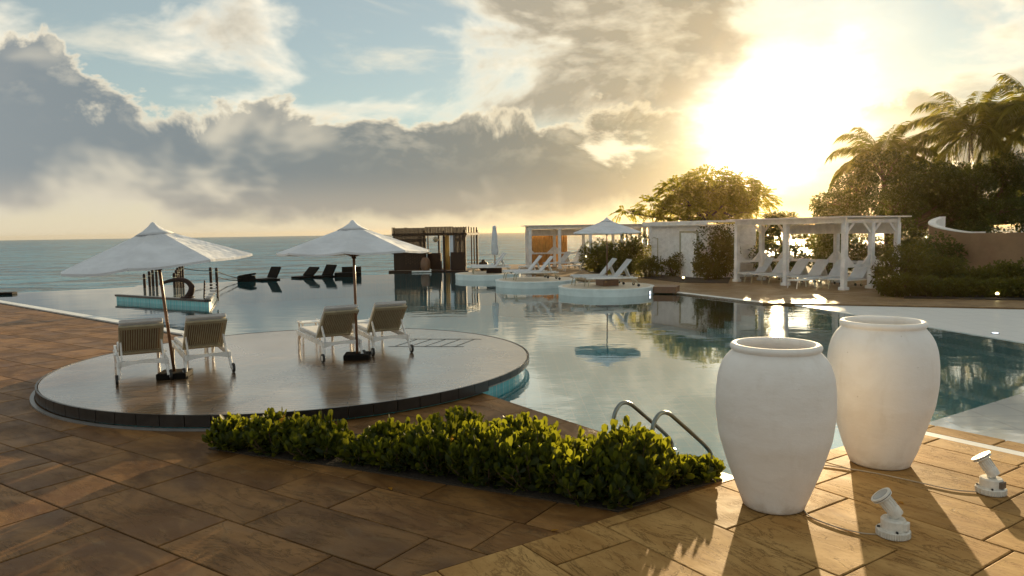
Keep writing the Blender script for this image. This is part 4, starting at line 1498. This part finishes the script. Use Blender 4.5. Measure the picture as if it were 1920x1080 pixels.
# ------------------------------------------------------------------ curved wall, building
def curved_wall():
    t = thing('curved_wall', 'curved terracotta rendered wall with white top behind the right hedge', 'wall', (22.1, 33.0, 0))
    n = 44
    a0, a1 = R(-95), R(118)
    r0, r1 = 2.35, 2.62
    top = lambda k: 2.02 + 0.72 * max(0, (k - 0.46) / 0.54) ** 1.1
    w = MB()
    c = MB()
    for i in range(n + 1):
        k = i / n
        # sweep from the front right, round the left side, to the back
        a = R(-60) - (R(-60) - R(-245)) * k
        cs, sn = math.cos(a), math.sin(a)
        w.v += [(r0 * cs, r0 * sn, 0), (r1 * cs, r1 * sn, 0), (r1 * cs, r1 * sn, top(k)), (r0 * cs, r0 * sn, top(k))]
        c.v += [((r0 - 0.02) * cs, (r0 - 0.02) * sn, top(k) + 0.003), ((r1 + 0.02) * cs, (r1 + 0.02) * sn, top(k) + 0.003), ((r1 + 0.02) * cs, (r1 + 0.02) * sn, top(k) + 0.06), ((r0 - 0.02) * cs, (r0 - 0.02) * sn, top(k) + 0.06)]
    for m_ in (w, c):
        for i in range(n):
            b = i * 4
            for q in ((0, 1, 5, 4), (1, 2, 6, 5), (2, 3, 7, 6), (3, 0, 4, 7)):
                m_.f.append(tuple(b + j for j in q))
        m_.f += [(0, 3, 2, 1), tuple(n * 4 + j for j in (0, 1, 2, 3))]
    w.build('wall_ring', MAT['terracotta'], t)
    c.v = c.v[int(n * 0.40) * 4:]
    nn = len(c.v) // 4
    c.f = [tuple(i * 4 + j for j in q) for i in range(nn - 1) for q in ((0, 1, 5, 4), (1, 2, 6, 5), (2, 3, 7, 6), (3, 0, 4, 7))] + [(0, 3, 2, 1), tuple((nn - 1) * 4 + j for j in (0, 1, 2, 3))]
    c.build('coping', MAT['plaster'], t)
    il = MB()
    for i in range(n + 1):
        k = i / n
        a = R(-60) - (R(-60) - R(-245)) * k
        il.v += [((r0 - 0.015) * math.cos(a), (r0 - 0.015) * math.sin(a), 0.0), ((r0 - 0.015) * math.cos(a), (r0 - 0.015) * math.sin(a), top(k))]
    for i in range(n):
        il.f.append((2 * i, 2 * i + 1, 2 * i + 3, 2 * i + 2))
    il.build('inner_face', MAT['plaster'], t)


curved_wall()


def building():
    t = thing('white_building', 'white building corner showing behind the trees at the right edge', 'building', (44.5, 56, 0), R(-18))
    MB().box((0, 0, 2.9), (6, 8, 5.8)).build('wall', MAT['plaster'], t)
    MB().box((0, 0, 5.87), (6.5, 8.5, 0.16)).build('roof', MAT['plaster'], t)
    for z in (1.5, 4.2):
        w = MB().box((-1.2, -4.02, z), (1.2, 0.06, 1.3)).build('window', MAT['slat'], t)
        MB().box((-1.2, -4.06, z), (1.0, 0.03, 1.1)).build('pane', MAT['glass'], w)


building()
for i, (x, y, lab) in enumerate(((7.85, 32.9, 'small lit ground lamp at the foot of the garden bushes'), (15.6, 23.05, 'small lit ground lamp under the right hedge'))):
    t = thing('ground_lamp', lab, 'lamp', (x, y, 0.03), 0, 'ground lamps in the garden')
    MB().lathe([(0.05, 0), (0.05, 0.09), (0.035, 0.11)], 14).build('body', MAT['bar'], t)
    m, nt, bs, g = new_mat('lamp_glow')
    bs.inputs['Emission Color'].default_value = (1.0, 0.8, 0.35, 1)
    bs.inputs['Emission Strength'].default_value = 6
    MB().lathe([(0.045, 0.111), (0.05, 0.14), (0.03, 0.175), (0, 0.185)], 14).build('bulb', m, t, smooth=True)


GLOW = bpy.data.materials['lamp_glow'].copy()
GLOW.name = 'pool_lamp_glow'
GLOW.node_tree.nodes['Principled BSDF'].inputs['Emission Color'].default_value = (0.75, 0.85, 1.0, 1)
GLOW.node_tree.nodes['Principled BSDF'].inputs['Emission Strength'].default_value = 1.6
for x, y, z, rx, rz, lab in ((3.66 + 1.86 * 0.80, 27.95 - 1.86 * 0.60, 0.03, 90, 53, 'round lit pool lamp on the wall of the nearest island'),
                             (10.75, 15.9, -0.033, 0, 0, 'round lit pool lamp in the white beach entry on the right')):
    t = thing('pool_lamp', lab, 'lamp', (x, y, z), 0, 'lit lamps in the pool')
    t.rotation_euler = (R(rx), 0, R(rz))
    MB().lathe([(0.085, -0.005), (0.085, 0.012), (0.07, 0.014)], 20).build('collar', MAT['steel'], t)
    MB().lathe([(0.068, 0.0142), (0.04, 0.022), (0, 0.024)], 20).build('lens', GLOW, t, smooth=True)


# ------------------------------------------------------------------ vegetation
def leaves_mesh(name, pos, dirs, size, width, mat_, droop=0.15, fold=0.2, seed=0):
    """every leaf: six-point blade folded along its middle rib"""
    r = np.random.default_rng(seed)
    n = len(pos)
    d = dirs / (np.linalg.norm(dirs, axis=1, keepdims=True) + 1e-9)
    s = np.cross(d, r.normal(size=(n, 3)))
    s /= np.linalg.norm(s, axis=1, keepdims=True) + 1e-9
    up = np.cross(s, d)
    L = size[:, None]
    W = L * width
    base = pos
    mid = pos + d * L * 0.62 - up * L * fold * 0.3
    tip = pos + d * L - np.array([0, 0, 1.0]) * L * droop
    l1 = pos + d * L * 0.62 + s * W * 0.5
    r1 = pos + d * L * 0.62 - s * W * 0.5
    l2 = pos + d * L * 0.90 + s * W * 0.33 - np.array([0, 0, 1.0]) * L * droop * 0.7
    r2 = pos + d * L * 0.90 - s * W * 0.33 - np.array([0, 0, 1.0]) * L * droop * 0.7
    V = np.stack([base, l1, l2, tip, r2, r1, mid], axis=1).reshape(-1, 3)
    o6 = (np.arange(n) * 7)[:, None]
    f1 = o6 + np.array([[0, 6, 1]])
    f2 = o6 + np.array([[0, 5, 6]])
    q1 = o6 + np.array([[1, 6, 3, 2]])
    q2 = o6 + np.array([[6, 5, 4, 3]])
    me = bpy.data.meshes.new(name)
    loops = np.concatenate([np.concatenate([f1, f2], axis=0).reshape(-1), np.concatenate([q1, q2], axis=0).reshape(-1)])
    tot = np.concatenate([np.full(2 * n, 3), np.full(2 * n, 4)])
    st = np.concatenate([[0], np.cumsum(tot)[:-1]])
    me.vertices.add(len(V))
    me.vertices.foreach_set('co', V.reshape(-1).astype(np.float32))
    me.loops.add(len(loops))
    me.loops.foreach_set('vertex_index', loops.astype(np.int32))
    me.polygons.add(len(tot))
    me.polygons.foreach_set('loop_start', st.astype(np.int32))
    me.polygons.foreach_set('loop_total', tot.astype(np.int32))
    me.update(calc_edges=True)
    me.validate()
    me.materials.append(mat_)
    return me


def put(name, me, parent, loc=(0, 0, 0)):
    return inst(name, me, parent, loc)


def blob_points(r, n, centers, radii, shell=0.55):
    """points in a set of ellipsoids, more of them towards the outside"""
    vol = np.array([a[0] * a[1] * a[2] for a in radii]) ** 0.75
    k = r.choice(len(centers), size=n, p=vol / vol.sum())
    v = r.normal(size=(n, 3))
    v /= np.linalg.norm(v, axis=1, keepdims=True)
    q = shell + (1 - shell) * r.random((n, 1)) ** 0.7
    return np.array(centers)[k] + v * q * np.array(radii)[k], v


# bed of thick spoon-leaved shrubs in the foreground
def bed_shrubs():
    structure(MB().prism(BED, -0.02, 0.014).build('bed_soil', MAT['soil']))
    spots = [(-3.12, 8.02, 0.30, 0.36), (-2.62, 7.84, 0.33, 0.44), (-2.10, 7.62, 0.33, 0.42), (-1.62, 7.42, 0.26, 0.25),
             (-1.22, 7.26, 0.34, 0.46), (-0.74, 7.08, 0.37, 0.54), (-0.26, 6.84, 0.37, 0.56), (0.20, 6.60, 0.38, 0.55),
             (0.14, 7.20, 0.36, 0.52), (0.66, 6.92, 0.32, 0.40), (0.62, 6.36, 0.35, 0.48), (1.04, 6.44, 0.40, 0.60), (1.16, 6.80, 0.34, 0.50),
             (1.50, 6.66, 0.22, 0.22), (1.74, 6.72, 0.20, 0.17), (-0.62, 7.65, 0.34, 0.48), (0.90, 6.14, 0.22, 0.32)]
    names = ['at the left tip of the bed below the platform rim', 'second from the left tip, a yellowed leaf on top', 'third from the left tip of the bed',
             'lowest clump in the dip of the bed', 'just right of the dip in the bed', 'in the middle front with an orange leaf', 'in the middle of the bed front',
             'at the bed front left of the ladder', 'behind the middle front clumps', 'in the notch left of the tallest clump', 'at the front edge near the bed corner',
             'tallest and nearest the ladder rails', 'just behind the tallest, touching the ladder rails', 'low and sunlit right of the tallest clump', 'smallest one at the right corner beside the jar', 'at the back of the bed facing the pool coping', 'low at the front corner of the bed']
    for i, ((x, y, rad, h), nm) in enumerate(zip(spots, names)):
        r = np.random.default_rng(100 + i)
        t = thing('bed_shrub', 'spoon-leaved green shrub ' + nm, 'shrub', (x, y, 0.014), 0, 'spoon-leaved shrubs of the bed')
        # upright shoots with a rosette on top
        h *= 0.86
        ns = int(64 * (rad / 0.34) ** 2)
        rr_ = rad * np.sqrt(r.random(ns)) * 1.12
        aa = r.random(ns) * 2 * math.pi
        top = h * (1.0 - 0.45 * (rr_ / (rad * 1.12)) ** 2.2) * r.uniform(0.55, 1.15, ns)
        sx, sy = rr_ * np.cos(aa), rr_ * np.sin(aa)
        stems = MB()
        P_, D_, Z_ = [], [], []
        for k in range(ns):
            hh = top[k]
            if k % 3 == 0:
                stems.tube([(sx[k] * 0.45, sy[k] * 0.45, 0), (sx[k] * 0.8, sy[k] * 0.8, hh * 0.5), (sx[k], sy[k], hh * 0.92)], 0.006, 4, cap=False)
            for ring, (cnt, zz, tilt) in enumerate(((4, 1.0, 0.28), (5, 0.88, 0.62), (4, 0.70, 0.9), (3, 0.48, 1.1), (3, 0.26, 1.2), (2, 0.10, 1.3))):
                a0 = r.random() * 6.28
                for j in range(cnt):
                    a = a0 + j * 6.28 / cnt + r.normal() * 0.25
                    tl = tilt + r.normal() * 0.22
                    P_.append((sx[k] * (0.55 + 0.45 * zz), sy[k] * (0.55 + 0.45 * zz), hh * zz * 0.93))
                    D_.append((math.sin(tl) * math.cos(a), math.sin(tl) * math.sin(a), math.cos(tl)))
                    Z_.append(r.uniform(0.055, 0.130))
        P_, D_, Z_ = np.array(P_), np.array(D_), np.array(Z_)
        stems.build('stems', MAT['bark'], t)
        # the biggest outer leaves stand alone as parts
        score = P_[:, 2] - P_[:, 1] * 0.4 + D_[:, 2] * 0.1
        big = np.argsort(-score)[:17 * 4:4]
        rest = np.setdiff1d(np.arange(len(P_)), big)
        one = LEAF1
        for b in big:
            q = Vector(D_[b]).to_track_quat('Y', 'Z').to_euler()
            s = Z_[b] * 1.12
            inst('leaf', one, t, tuple(P_[b]), q, (s, s, s))
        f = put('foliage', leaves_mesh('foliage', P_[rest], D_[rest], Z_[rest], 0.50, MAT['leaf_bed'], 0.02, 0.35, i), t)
        stuff(f)
        if i in (1, 5):
            for k in range(2):
                q = Vector((0.3, -0.6 + k * 0.5, 0.7)).to_track_quat('Y', 'Z').to_euler()
                o_ = inst('yellow_leaf', LEAFY, t, (rad * 0.3, -rad * 0.55 + 0.03 * k, h * (0.93 if i == 1 else 0.72)), q, (0.1, 0.1, 0.1))
                o_['label'] = 'yellowed orange leaf'


def one_leaf(name, m):
    b = MB()
    b.v = [(0, 0, 0), (0.10, 0.30, 0.02), (0.24, 0.62, 0.05), (0.20, 0.88, 0.03), (0, 1.0, -0.02), (-0.20, 0.88, 0.03), (-0.24, 0.62, 0.05), (-0.10, 0.30, 0.02), (0, 0.62, -0.02)]
    b.f = [(0, 8, 2, 1), (0, 7, 6, 8), (8, 4, 3, 2), (8, 6, 5, 4)]
    return b.mesh(name, m, True)


LEAF1 = one_leaf('leaf', MAT['leaf_bed'])
LEAFY = one_leaf('yellow_leaf', MAT['leaf_yel'])
bed_shrubs()


for x, y, a, sz, lab in ((0.35, 5.62, 2.1, 0.075, 'small dry fallen leaf on the slabs in front of the bed corner'), (3.35, 6.02, 0.2, 0.08, 'small dry fallen leaf in the rear jar shadow between the two spotlights'),
                         (-1.15, 6.55, 0.4, 0.085, 'small dry fallen leaf on the dark slabs left of the bed middle')):
    o_ = bpy.data.objects.new('fallen_leaf', LEAFY)
    COL.objects.link(o_)
    o_.location = (x, y, 0.006)
    o_.rotation_euler = (0.05, 0.08, a)
    o_.scale = (sz, sz, sz)
    tag(o_, lab, 'leaf', 'fallen leaves on the slabs')


def shrub(name, label, loc, radii, h, n, m, lsize, group, seed, lumps=5, upright=0.3, cat='bush'):
    r = np.random.default_rng(seed)
    t = thing(name, label, cat, loc, 0, group)
    cs, rs = [], []
    for k in range(lumps):
        a = r.random() * 6.28
        q = r.random() ** 0.5
        cz = h * r.uniform(0.32, 0.72)
        cs.append((math.cos(a) * radii[0] * 0.6 * q, math.sin(a) * radii[1] * 0.6 * q, cz))
        k2 = r.uniform(0.40, 0.62)
        rs.append((radii[0] * k2, radii[1] * k2, min(h - cz, h * 0.36) * r.uniform(0.85, 1.05)))
    cs.append((0, 0, h * 0.35))
    rs.append((radii[0] * 0.85, radii[1] * 0.85, h * 0.36))
    P_, v = blob_points(r, n, cs, rs, 0.5)
    P_[:, 2] = np.maximum(P_[:, 2], 0.02)
    D_ = v * 0.8 + r.normal(size=v.shape) * 0.6
    D_[:, 2] += upright
    put('crown', leaves_mesh('crown', P_, D_, r.uniform(0.6, 1.25, n) * lsize, 0.42, m, 0.2, 0.3, seed), t)
    st = MB()
    for k in range(6):
        a = r.random() * 6.28
        st.tube([(0.05 * math.cos(a), 0.05 * math.sin(a), 0), (radii[0] * 0.25 * math.cos(a), radii[1] * 0.25 * math.sin(a), h * 0.35), (radii[0] * 0.5 * math.cos(a), radii[1] * 0.5 * math.sin(a), h * 0.66)], [0.035, 0.025, 0.01], 5)
    st.build('trunk', MAT['bark'], t)
    return t


BG = 'garden bushes'
shrub('tall_bush', 'tall rounded bush hiding the right end of the white hut', (9.75, 34.4, 0.03), (1.15, 1.0), 2.75, 4200, MAT['leaf_bush'], 0.17, BG, 31, 7)
shrub('leafy_bush', 'leafy bush left of the white hut under the feathery tree', (6.45, 38.6, 0.03), (0.9, 0.9), 2.35, 3200, MAT['leaf_bush'], 0.17, BG, 32, 6, 0.6)
shrub('leafy_bush', 'bushy green clump behind the loungers of the nearest island', (5.55, 38.2, 0.03), (1.0, 0.8), 1.75, 2600, MAT['leaf_bush'], 0.17, BG, 33, 6, 0.5)
shrub('low_bush', 'low dense bush in front of the hut door', (8.15, 36.2, 0.03), (0.95, 0.7), 1.15, 2000, MAT['leaf_bush'], 0.14, BG, 34, 5, 0.5)
shrub('low_bush', 'low bush beside the timber step at the deck corner', (6.75, 35.8, 0.03), (0.9, 0.7), 1.0, 1800, MAT['leaf_bush'], 0.14, BG, 35, 5, 0.5)
shrub('low_bush', 'low bush left of the open-front cabana', (9.1, 33.5, 0.03), (0.75, 0.6), 1.15, 1700, MAT['leaf_bush'], 0.14, BG, 36, 5, 0.4)
shrub('leafy_bush', 'bush rising behind the umbrella of the nearest island', (4.95, 40.6, 0.03), (1.0, 0.9), 2.0, 2400, MAT['leaf_bush'], 0.18, BG, 37, 6, 0.5)
bk = [(24.2, 37.5, 3.0), (26.3, 36.8, 3.0), (13.0, 34.6, 2.1), (15.2, 34.2, 2.3), (17.0, 33.2, 2.1), (18.7, 32.0, 2.1), (11.6, 36.6, 2.3), (16.2, 36.0, 2.7), (19.6, 35.2, 2.8)]
bl = ['rising behind the curved wall', 'behind the right end of the curved wall', 'seen between the far posts of the open cabana', 'seen behind the middle of the open cabana', 'seen behind the near end of the open cabana', 'between the open cabana and the curved wall', 'behind the far corner of the open cabana', 'rising over the back rail of the open cabana', 'below the large spreading tree beside the curved wall']
for i, ((x, y, h), w) in enumerate(zip(bk, bl)):
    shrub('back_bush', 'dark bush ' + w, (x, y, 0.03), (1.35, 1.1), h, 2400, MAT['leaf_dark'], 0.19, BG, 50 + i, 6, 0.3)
hd = [(13.15, 24.35, 0.75, 0.78, 'at the left end of the right hedge'), (14.0, 24.0, 0.75, 0.66, 'second along the low right hedge'), (14.9, 23.75, 0.75, 0.60, 'third along the low right hedge'), (15.8, 23.5, 0.75, 0.66, 'fourth along the low right hedge'), (16.7, 23.2, 0.75, 0.62, 'last of the low right hedge at the picture edge'),
      (14.3, 26.4, 1.05, 1.75, 'tall and loose behind the left of the right hedge'), (15.75, 26.4, 0.95, 1.35, 'medium and loose in front of the curved wall'), (17.0, 25.9, 0.95, 1.0, 'below the middle of the curved wall'), (18.3, 25.9, 1.0, 1.15, 'at the picture edge below the curved wall'),
      (16.4, 29.4, 1.1, 1.9, 'beside the near end of the open cabana'), (23.0, 31.2, 1.2, 2.3, 'hanging over the right end of the curved wall')]
for i, (x, y, rad, h, w) in enumerate(hd):
    shrub('hedge_bush', 'green garden bush ' + w, (x, y, 0.034), (rad, rad * 0.8), h, int(2600 * rad), MAT['leaf_bush'] if i < 9 else MAT['leaf_dark'], 0.14, 'bushes right of the cabana', 70 + i, 6, 0.4)


def limb_tree(name, label, loc, trunk_h, crown, limbs, n, m, lsize, seed, width=0.4, feather=False, group='garden trees'):
    """crown: list of (cx, cy, cz, rx, ry, rz) lobes relative to the foot"""
    r = np.random.default_rng(seed)
    t = thing(name, label, 'tree', loc, 0, group)
    tk = MB()
    top = Vector((r.normal() * 0.1, r.normal() * 0.1, trunk_h))
    tk.tube([(0, 0, -0.1), (0.05, 0, trunk_h * 0.3), (0.0, 0.06, trunk_h * 0.7), top], [limbs * 1.25, limbs, limbs * 0.85, limbs * 0.75], 10)
    for cx, cy, cz, rx, ry, rz in crown:
        c = Vector((cx, cy, cz))
        mid = top.lerp(c, 0.5) + Vector((0, 0, -0.25))
        tk.tube(wig([top - Vector((0, 0, 0.15)), mid, c], 8), list(np.linspace(limbs * 0.55, limbs * 0.16, 8)), 7)
        for k in range(5):
            v = Vector(r.normal(size=3)).normalized()
            e = c + Vector((v.x * rx, v.y * ry, abs(v.z) * rz * 0.8)) * 0.85
            s = mid.lerp(c, 0.55)
            tk.tube(wig([s, s.lerp(e, 0.5) + Vector((0, 0, 0.1)), e], 6), list(np.linspace(limbs * 0.22, limbs * 0.05, 6)), 5)
    tk.build('trunk', MAT['bark'], t)
    cs = [(a[0], a[1], a[2]) for a in crown]
    rs = [(a[3], a[4], a[5]) for a in crown]
    if feather:
        # sprays of small leaflets that droop at the tips
        ns = n // 22
        P0, v = blob_points(r, ns, cs, rs, 0.62)
        d = v * np.array([1, 1, 0.35]) + r.normal(size=v.shape) * 0.35
        d /= np.linalg.norm(d, axis=1, keepdims=True)
        P_, D_ = [], []
        for k in range(ns):
            L = r.uniform(0.45, 0.8)
            dd = d[k]
            s = np.cross(dd, [0, 0, 1.0])
            s /= np.linalg.norm(s) + 1e-6
            for j in range(11):
                q = (j + 1) / 11
                c = P0[k] + dd * L * q - np.array([0, 0, 0.35 * L * q * q])
                for sg in (-1, 1):
                    P_.append(c)
                    D_.append(s * sg + dd * 0.55 - np.array([0, 0, 0.25]))
        P_, D_ = np.array(P_), np.array(D_)
        sz = r.uniform(0.75, 1.2, len(P_)) * lsize
    else:
        P_, v = blob_points(r, n, cs, rs, 0.5)
        D_ = v * 0.7 + r.normal(size=v.shape) * 0.7
        sz = r.uniform(0.6, 1.25, n) * lsize
    put('crown', leaves_mesh('crown', P_, D_, sz, width, m, 0.25, 0.25, seed), t)
    return t


def lobes(seed, n, X, Y, Z, rx, rz, dome=True):
    r = np.random.default_rng(seed)
    out = []
    for k in range(n):
        x = r.uniform(-1, 1)
        y = r.uniform(-1, 1)
        q = min(1, math.hypot(x, y))
        z = Z[0] + (Z[1] - Z[0]) * ((1 - q * q) if dome else r.random()) * r.uniform(0.8, 1.05)
        out.append((x * X, y * Y, z, rx * r.uniform(0.7, 1.15), rx * r.uniform(0.7, 1.15), rz * r.uniform(0.75, 1.2)))
    return out


limb_tree('feathery_tree', 'spreading feathery-leaved tree with flat crown behind the white hut', (12.3, 46.2, 0), 3.1,
          [(0.3, 0, 5.2, 1.8, 1.7, 0.95), (-1.5, 0.2, 4.85, 1.2, 1.2, 0.7), (2.1, -0.2, 4.95, 1.4, 1.3, 0.75), (3.5, 0.2, 4.2, 0.85, 0.9, 0.5), (-3.2, 0, 3.95, 0.9, 0.8, 0.42), (-4.9, 0.2, 3.5, 0.75, 0.7, 0.28), (0.8, 0.8, 4.25, 1.6, 1.3, 0.55), (-1.2, -0.6, 4.0, 1.2, 1.0, 0.45), (2.5, 0.9, 4.0, 1.1, 1.0, 0.42), (0.2, -0.3, 3.45, 1.5, 1.0, 0.5), (-1.9, 0.4, 3.4, 1.1, 0.9, 0.4), (2.2, 0.2, 3.3, 1.2, 0.9, 0.45)],
          0.17, 36000, MAT['leaf_tree'], 0.16, 201, 0.42, True)
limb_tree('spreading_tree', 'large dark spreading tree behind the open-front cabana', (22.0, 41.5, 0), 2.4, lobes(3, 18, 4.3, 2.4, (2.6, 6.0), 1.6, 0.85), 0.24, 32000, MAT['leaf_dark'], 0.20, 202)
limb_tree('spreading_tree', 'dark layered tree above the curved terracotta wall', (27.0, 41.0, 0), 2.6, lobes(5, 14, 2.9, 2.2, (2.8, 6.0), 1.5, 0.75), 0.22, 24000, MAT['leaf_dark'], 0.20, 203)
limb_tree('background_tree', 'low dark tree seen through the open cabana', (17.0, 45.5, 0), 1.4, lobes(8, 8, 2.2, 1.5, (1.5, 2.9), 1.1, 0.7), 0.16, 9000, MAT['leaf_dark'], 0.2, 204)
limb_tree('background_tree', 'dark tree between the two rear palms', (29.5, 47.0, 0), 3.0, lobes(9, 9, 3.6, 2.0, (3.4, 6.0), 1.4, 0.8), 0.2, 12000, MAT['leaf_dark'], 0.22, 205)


def palm(label, foot, crown, nf, flen, seed):
    r = np.random.default_rng(seed)
    t = thing('coconut_palm', label, 'palm tree', foot, 0, 'coconut palms')
    top = Vector(crown) - Vector(foot)
    pts = wig([(0, 0, -0.1), (top.x * 0.2, top.y * 0.2, top.z * 0.35), (top.x * 0.6, top.y * 0.6, top.z * 0.72), top], 26)
    MB().tube(pts, [0.20 - 0.09 * i / 25 + (0.012 if i % 2 else 0) for i in range(26)], 10).build('trunk', MAT['bark'], t)
    for k in range(nf):
        a = k * 2.39996 + r.normal() * 0.15
        q = (k + 0.5) / nf
        el = R(82) - q * R(112)                 # young fronds stand up, old ones hang
        L = flen * r.uniform(0.88, 1.1) * (0.8 if q < 0.12 else 1.0)
        n = 26
        p = top.copy()
        e = el
        path = [p.copy()]
        for i in range(n):
            e -= (0.028 + 0.05 * (i / n)) * (1.0 if q > 0.1 else 0.5) * r.uniform(0.9, 1.1)
            p = p + Vector((math.cos(a) * math.cos(e), math.sin(a) * math.cos(e), math.sin(e))) * (L / n)
            path.append(p.copy())
        f = MB()
        f.tube(path, [0.03 * (1 - i / (n + 1)) + 0.004 for i in range(n + 1)], 4, cap=False)
        for i in range(3, n + 1):
            d = (path[i] - path[i - 1]).normalized()
            sd = d.cross(Vector((0, 0, 1)))
            if sd.length < 0.05:
                sd = Vector((math.sin(a), -math.cos(a), 0))
            sd.normalize()
            u = i / n
            ll = flen * (0.31 * math.sin(min(1, u * 1.25 + 0.15) * math.pi * 0.78) + 0.05)
            for s in (-1, 1):
                for sub in (0, 0.5):
                    b = path[i].lerp(path[i - 1], sub)
                    dr = (sd * s * 0.8 + d * 0.75 + Vector((0, 0, -0.30 - 0.35 * u)) + Vector(r.normal(size=3)) * 0.10).normalized()
                    wv = dr.cross(sd * s + Vector((0, 0, 0.4))).normalized() * 0.036
                    m_ = b + dr * ll * 0.55
                    tp = b + dr * ll - Vector((0, 0, ll * 0.22))
                    j = len(f.v)
                    f.v += [tuple(b), tuple(m_ + wv), tuple(tp), tuple(m_ - wv)]
                    f.f.append((j, j + 1, j + 2, j + 3))
        f.build('frond', MAT['leaf_palm'], t)
    nut = MB().lathe([(0.02, -0.14), (0.09, -0.08), (0.11, 0.0), (0.08, 0.1), (0.0, 0.14)], 10).mesh('coconut', MAT['bark'], True)
    for k in range(5):
        a = k * 1.25
        inst('coconut', nut, t, (top.x + 0.2 * math.cos(a), top.y + 0.2 * math.sin(a), top.z - 0.22))


palm('sunlit coconut palm nearest the sun gap, left of the other palms', (24.3, 46.5, 0), (23.5, 46.0, 6.5), 28, 3.4, 11)
palm('tall coconut palm in the middle of the three palms', (27.8, 43.6, 0), (27.3, 43.2, 7.8), 30, 3.8, 12)
palm('coconut palm leaning out of the picture at the right edge', (30.5, 41.2, 0), (29.7, 41.0, 8.3), 30, 3.7, 13)


# ------------------------------------------------------------------ air
def haze():
    o_ = MB().box((0, 1400, 2.5), (11000, 3200, 18.0)).build('haze', MAT['white'])
    m = bpy.data.materials.new('haze_air')
    m.use_nodes = True
    nt = m.node_tree
    nt.nodes.clear()
    v = nt.nodes.new('ShaderNodeVolumePrincipled')
    v.inputs['Color'].default_value = (1.0, 0.74, 0.36, 1)
    v.inputs['Density'].default_value = 0.00010
    v.inputs['Anisotropy'].default_value = 0.90
    ou = nt.nodes.new('ShaderNodeOutputMaterial')
    nt.links.new(v.outputs[0], ou.inputs['Volume'])
    o_.data.materials.clear()
    o_.data.materials.append(m)
    stuff(o_)


haze()
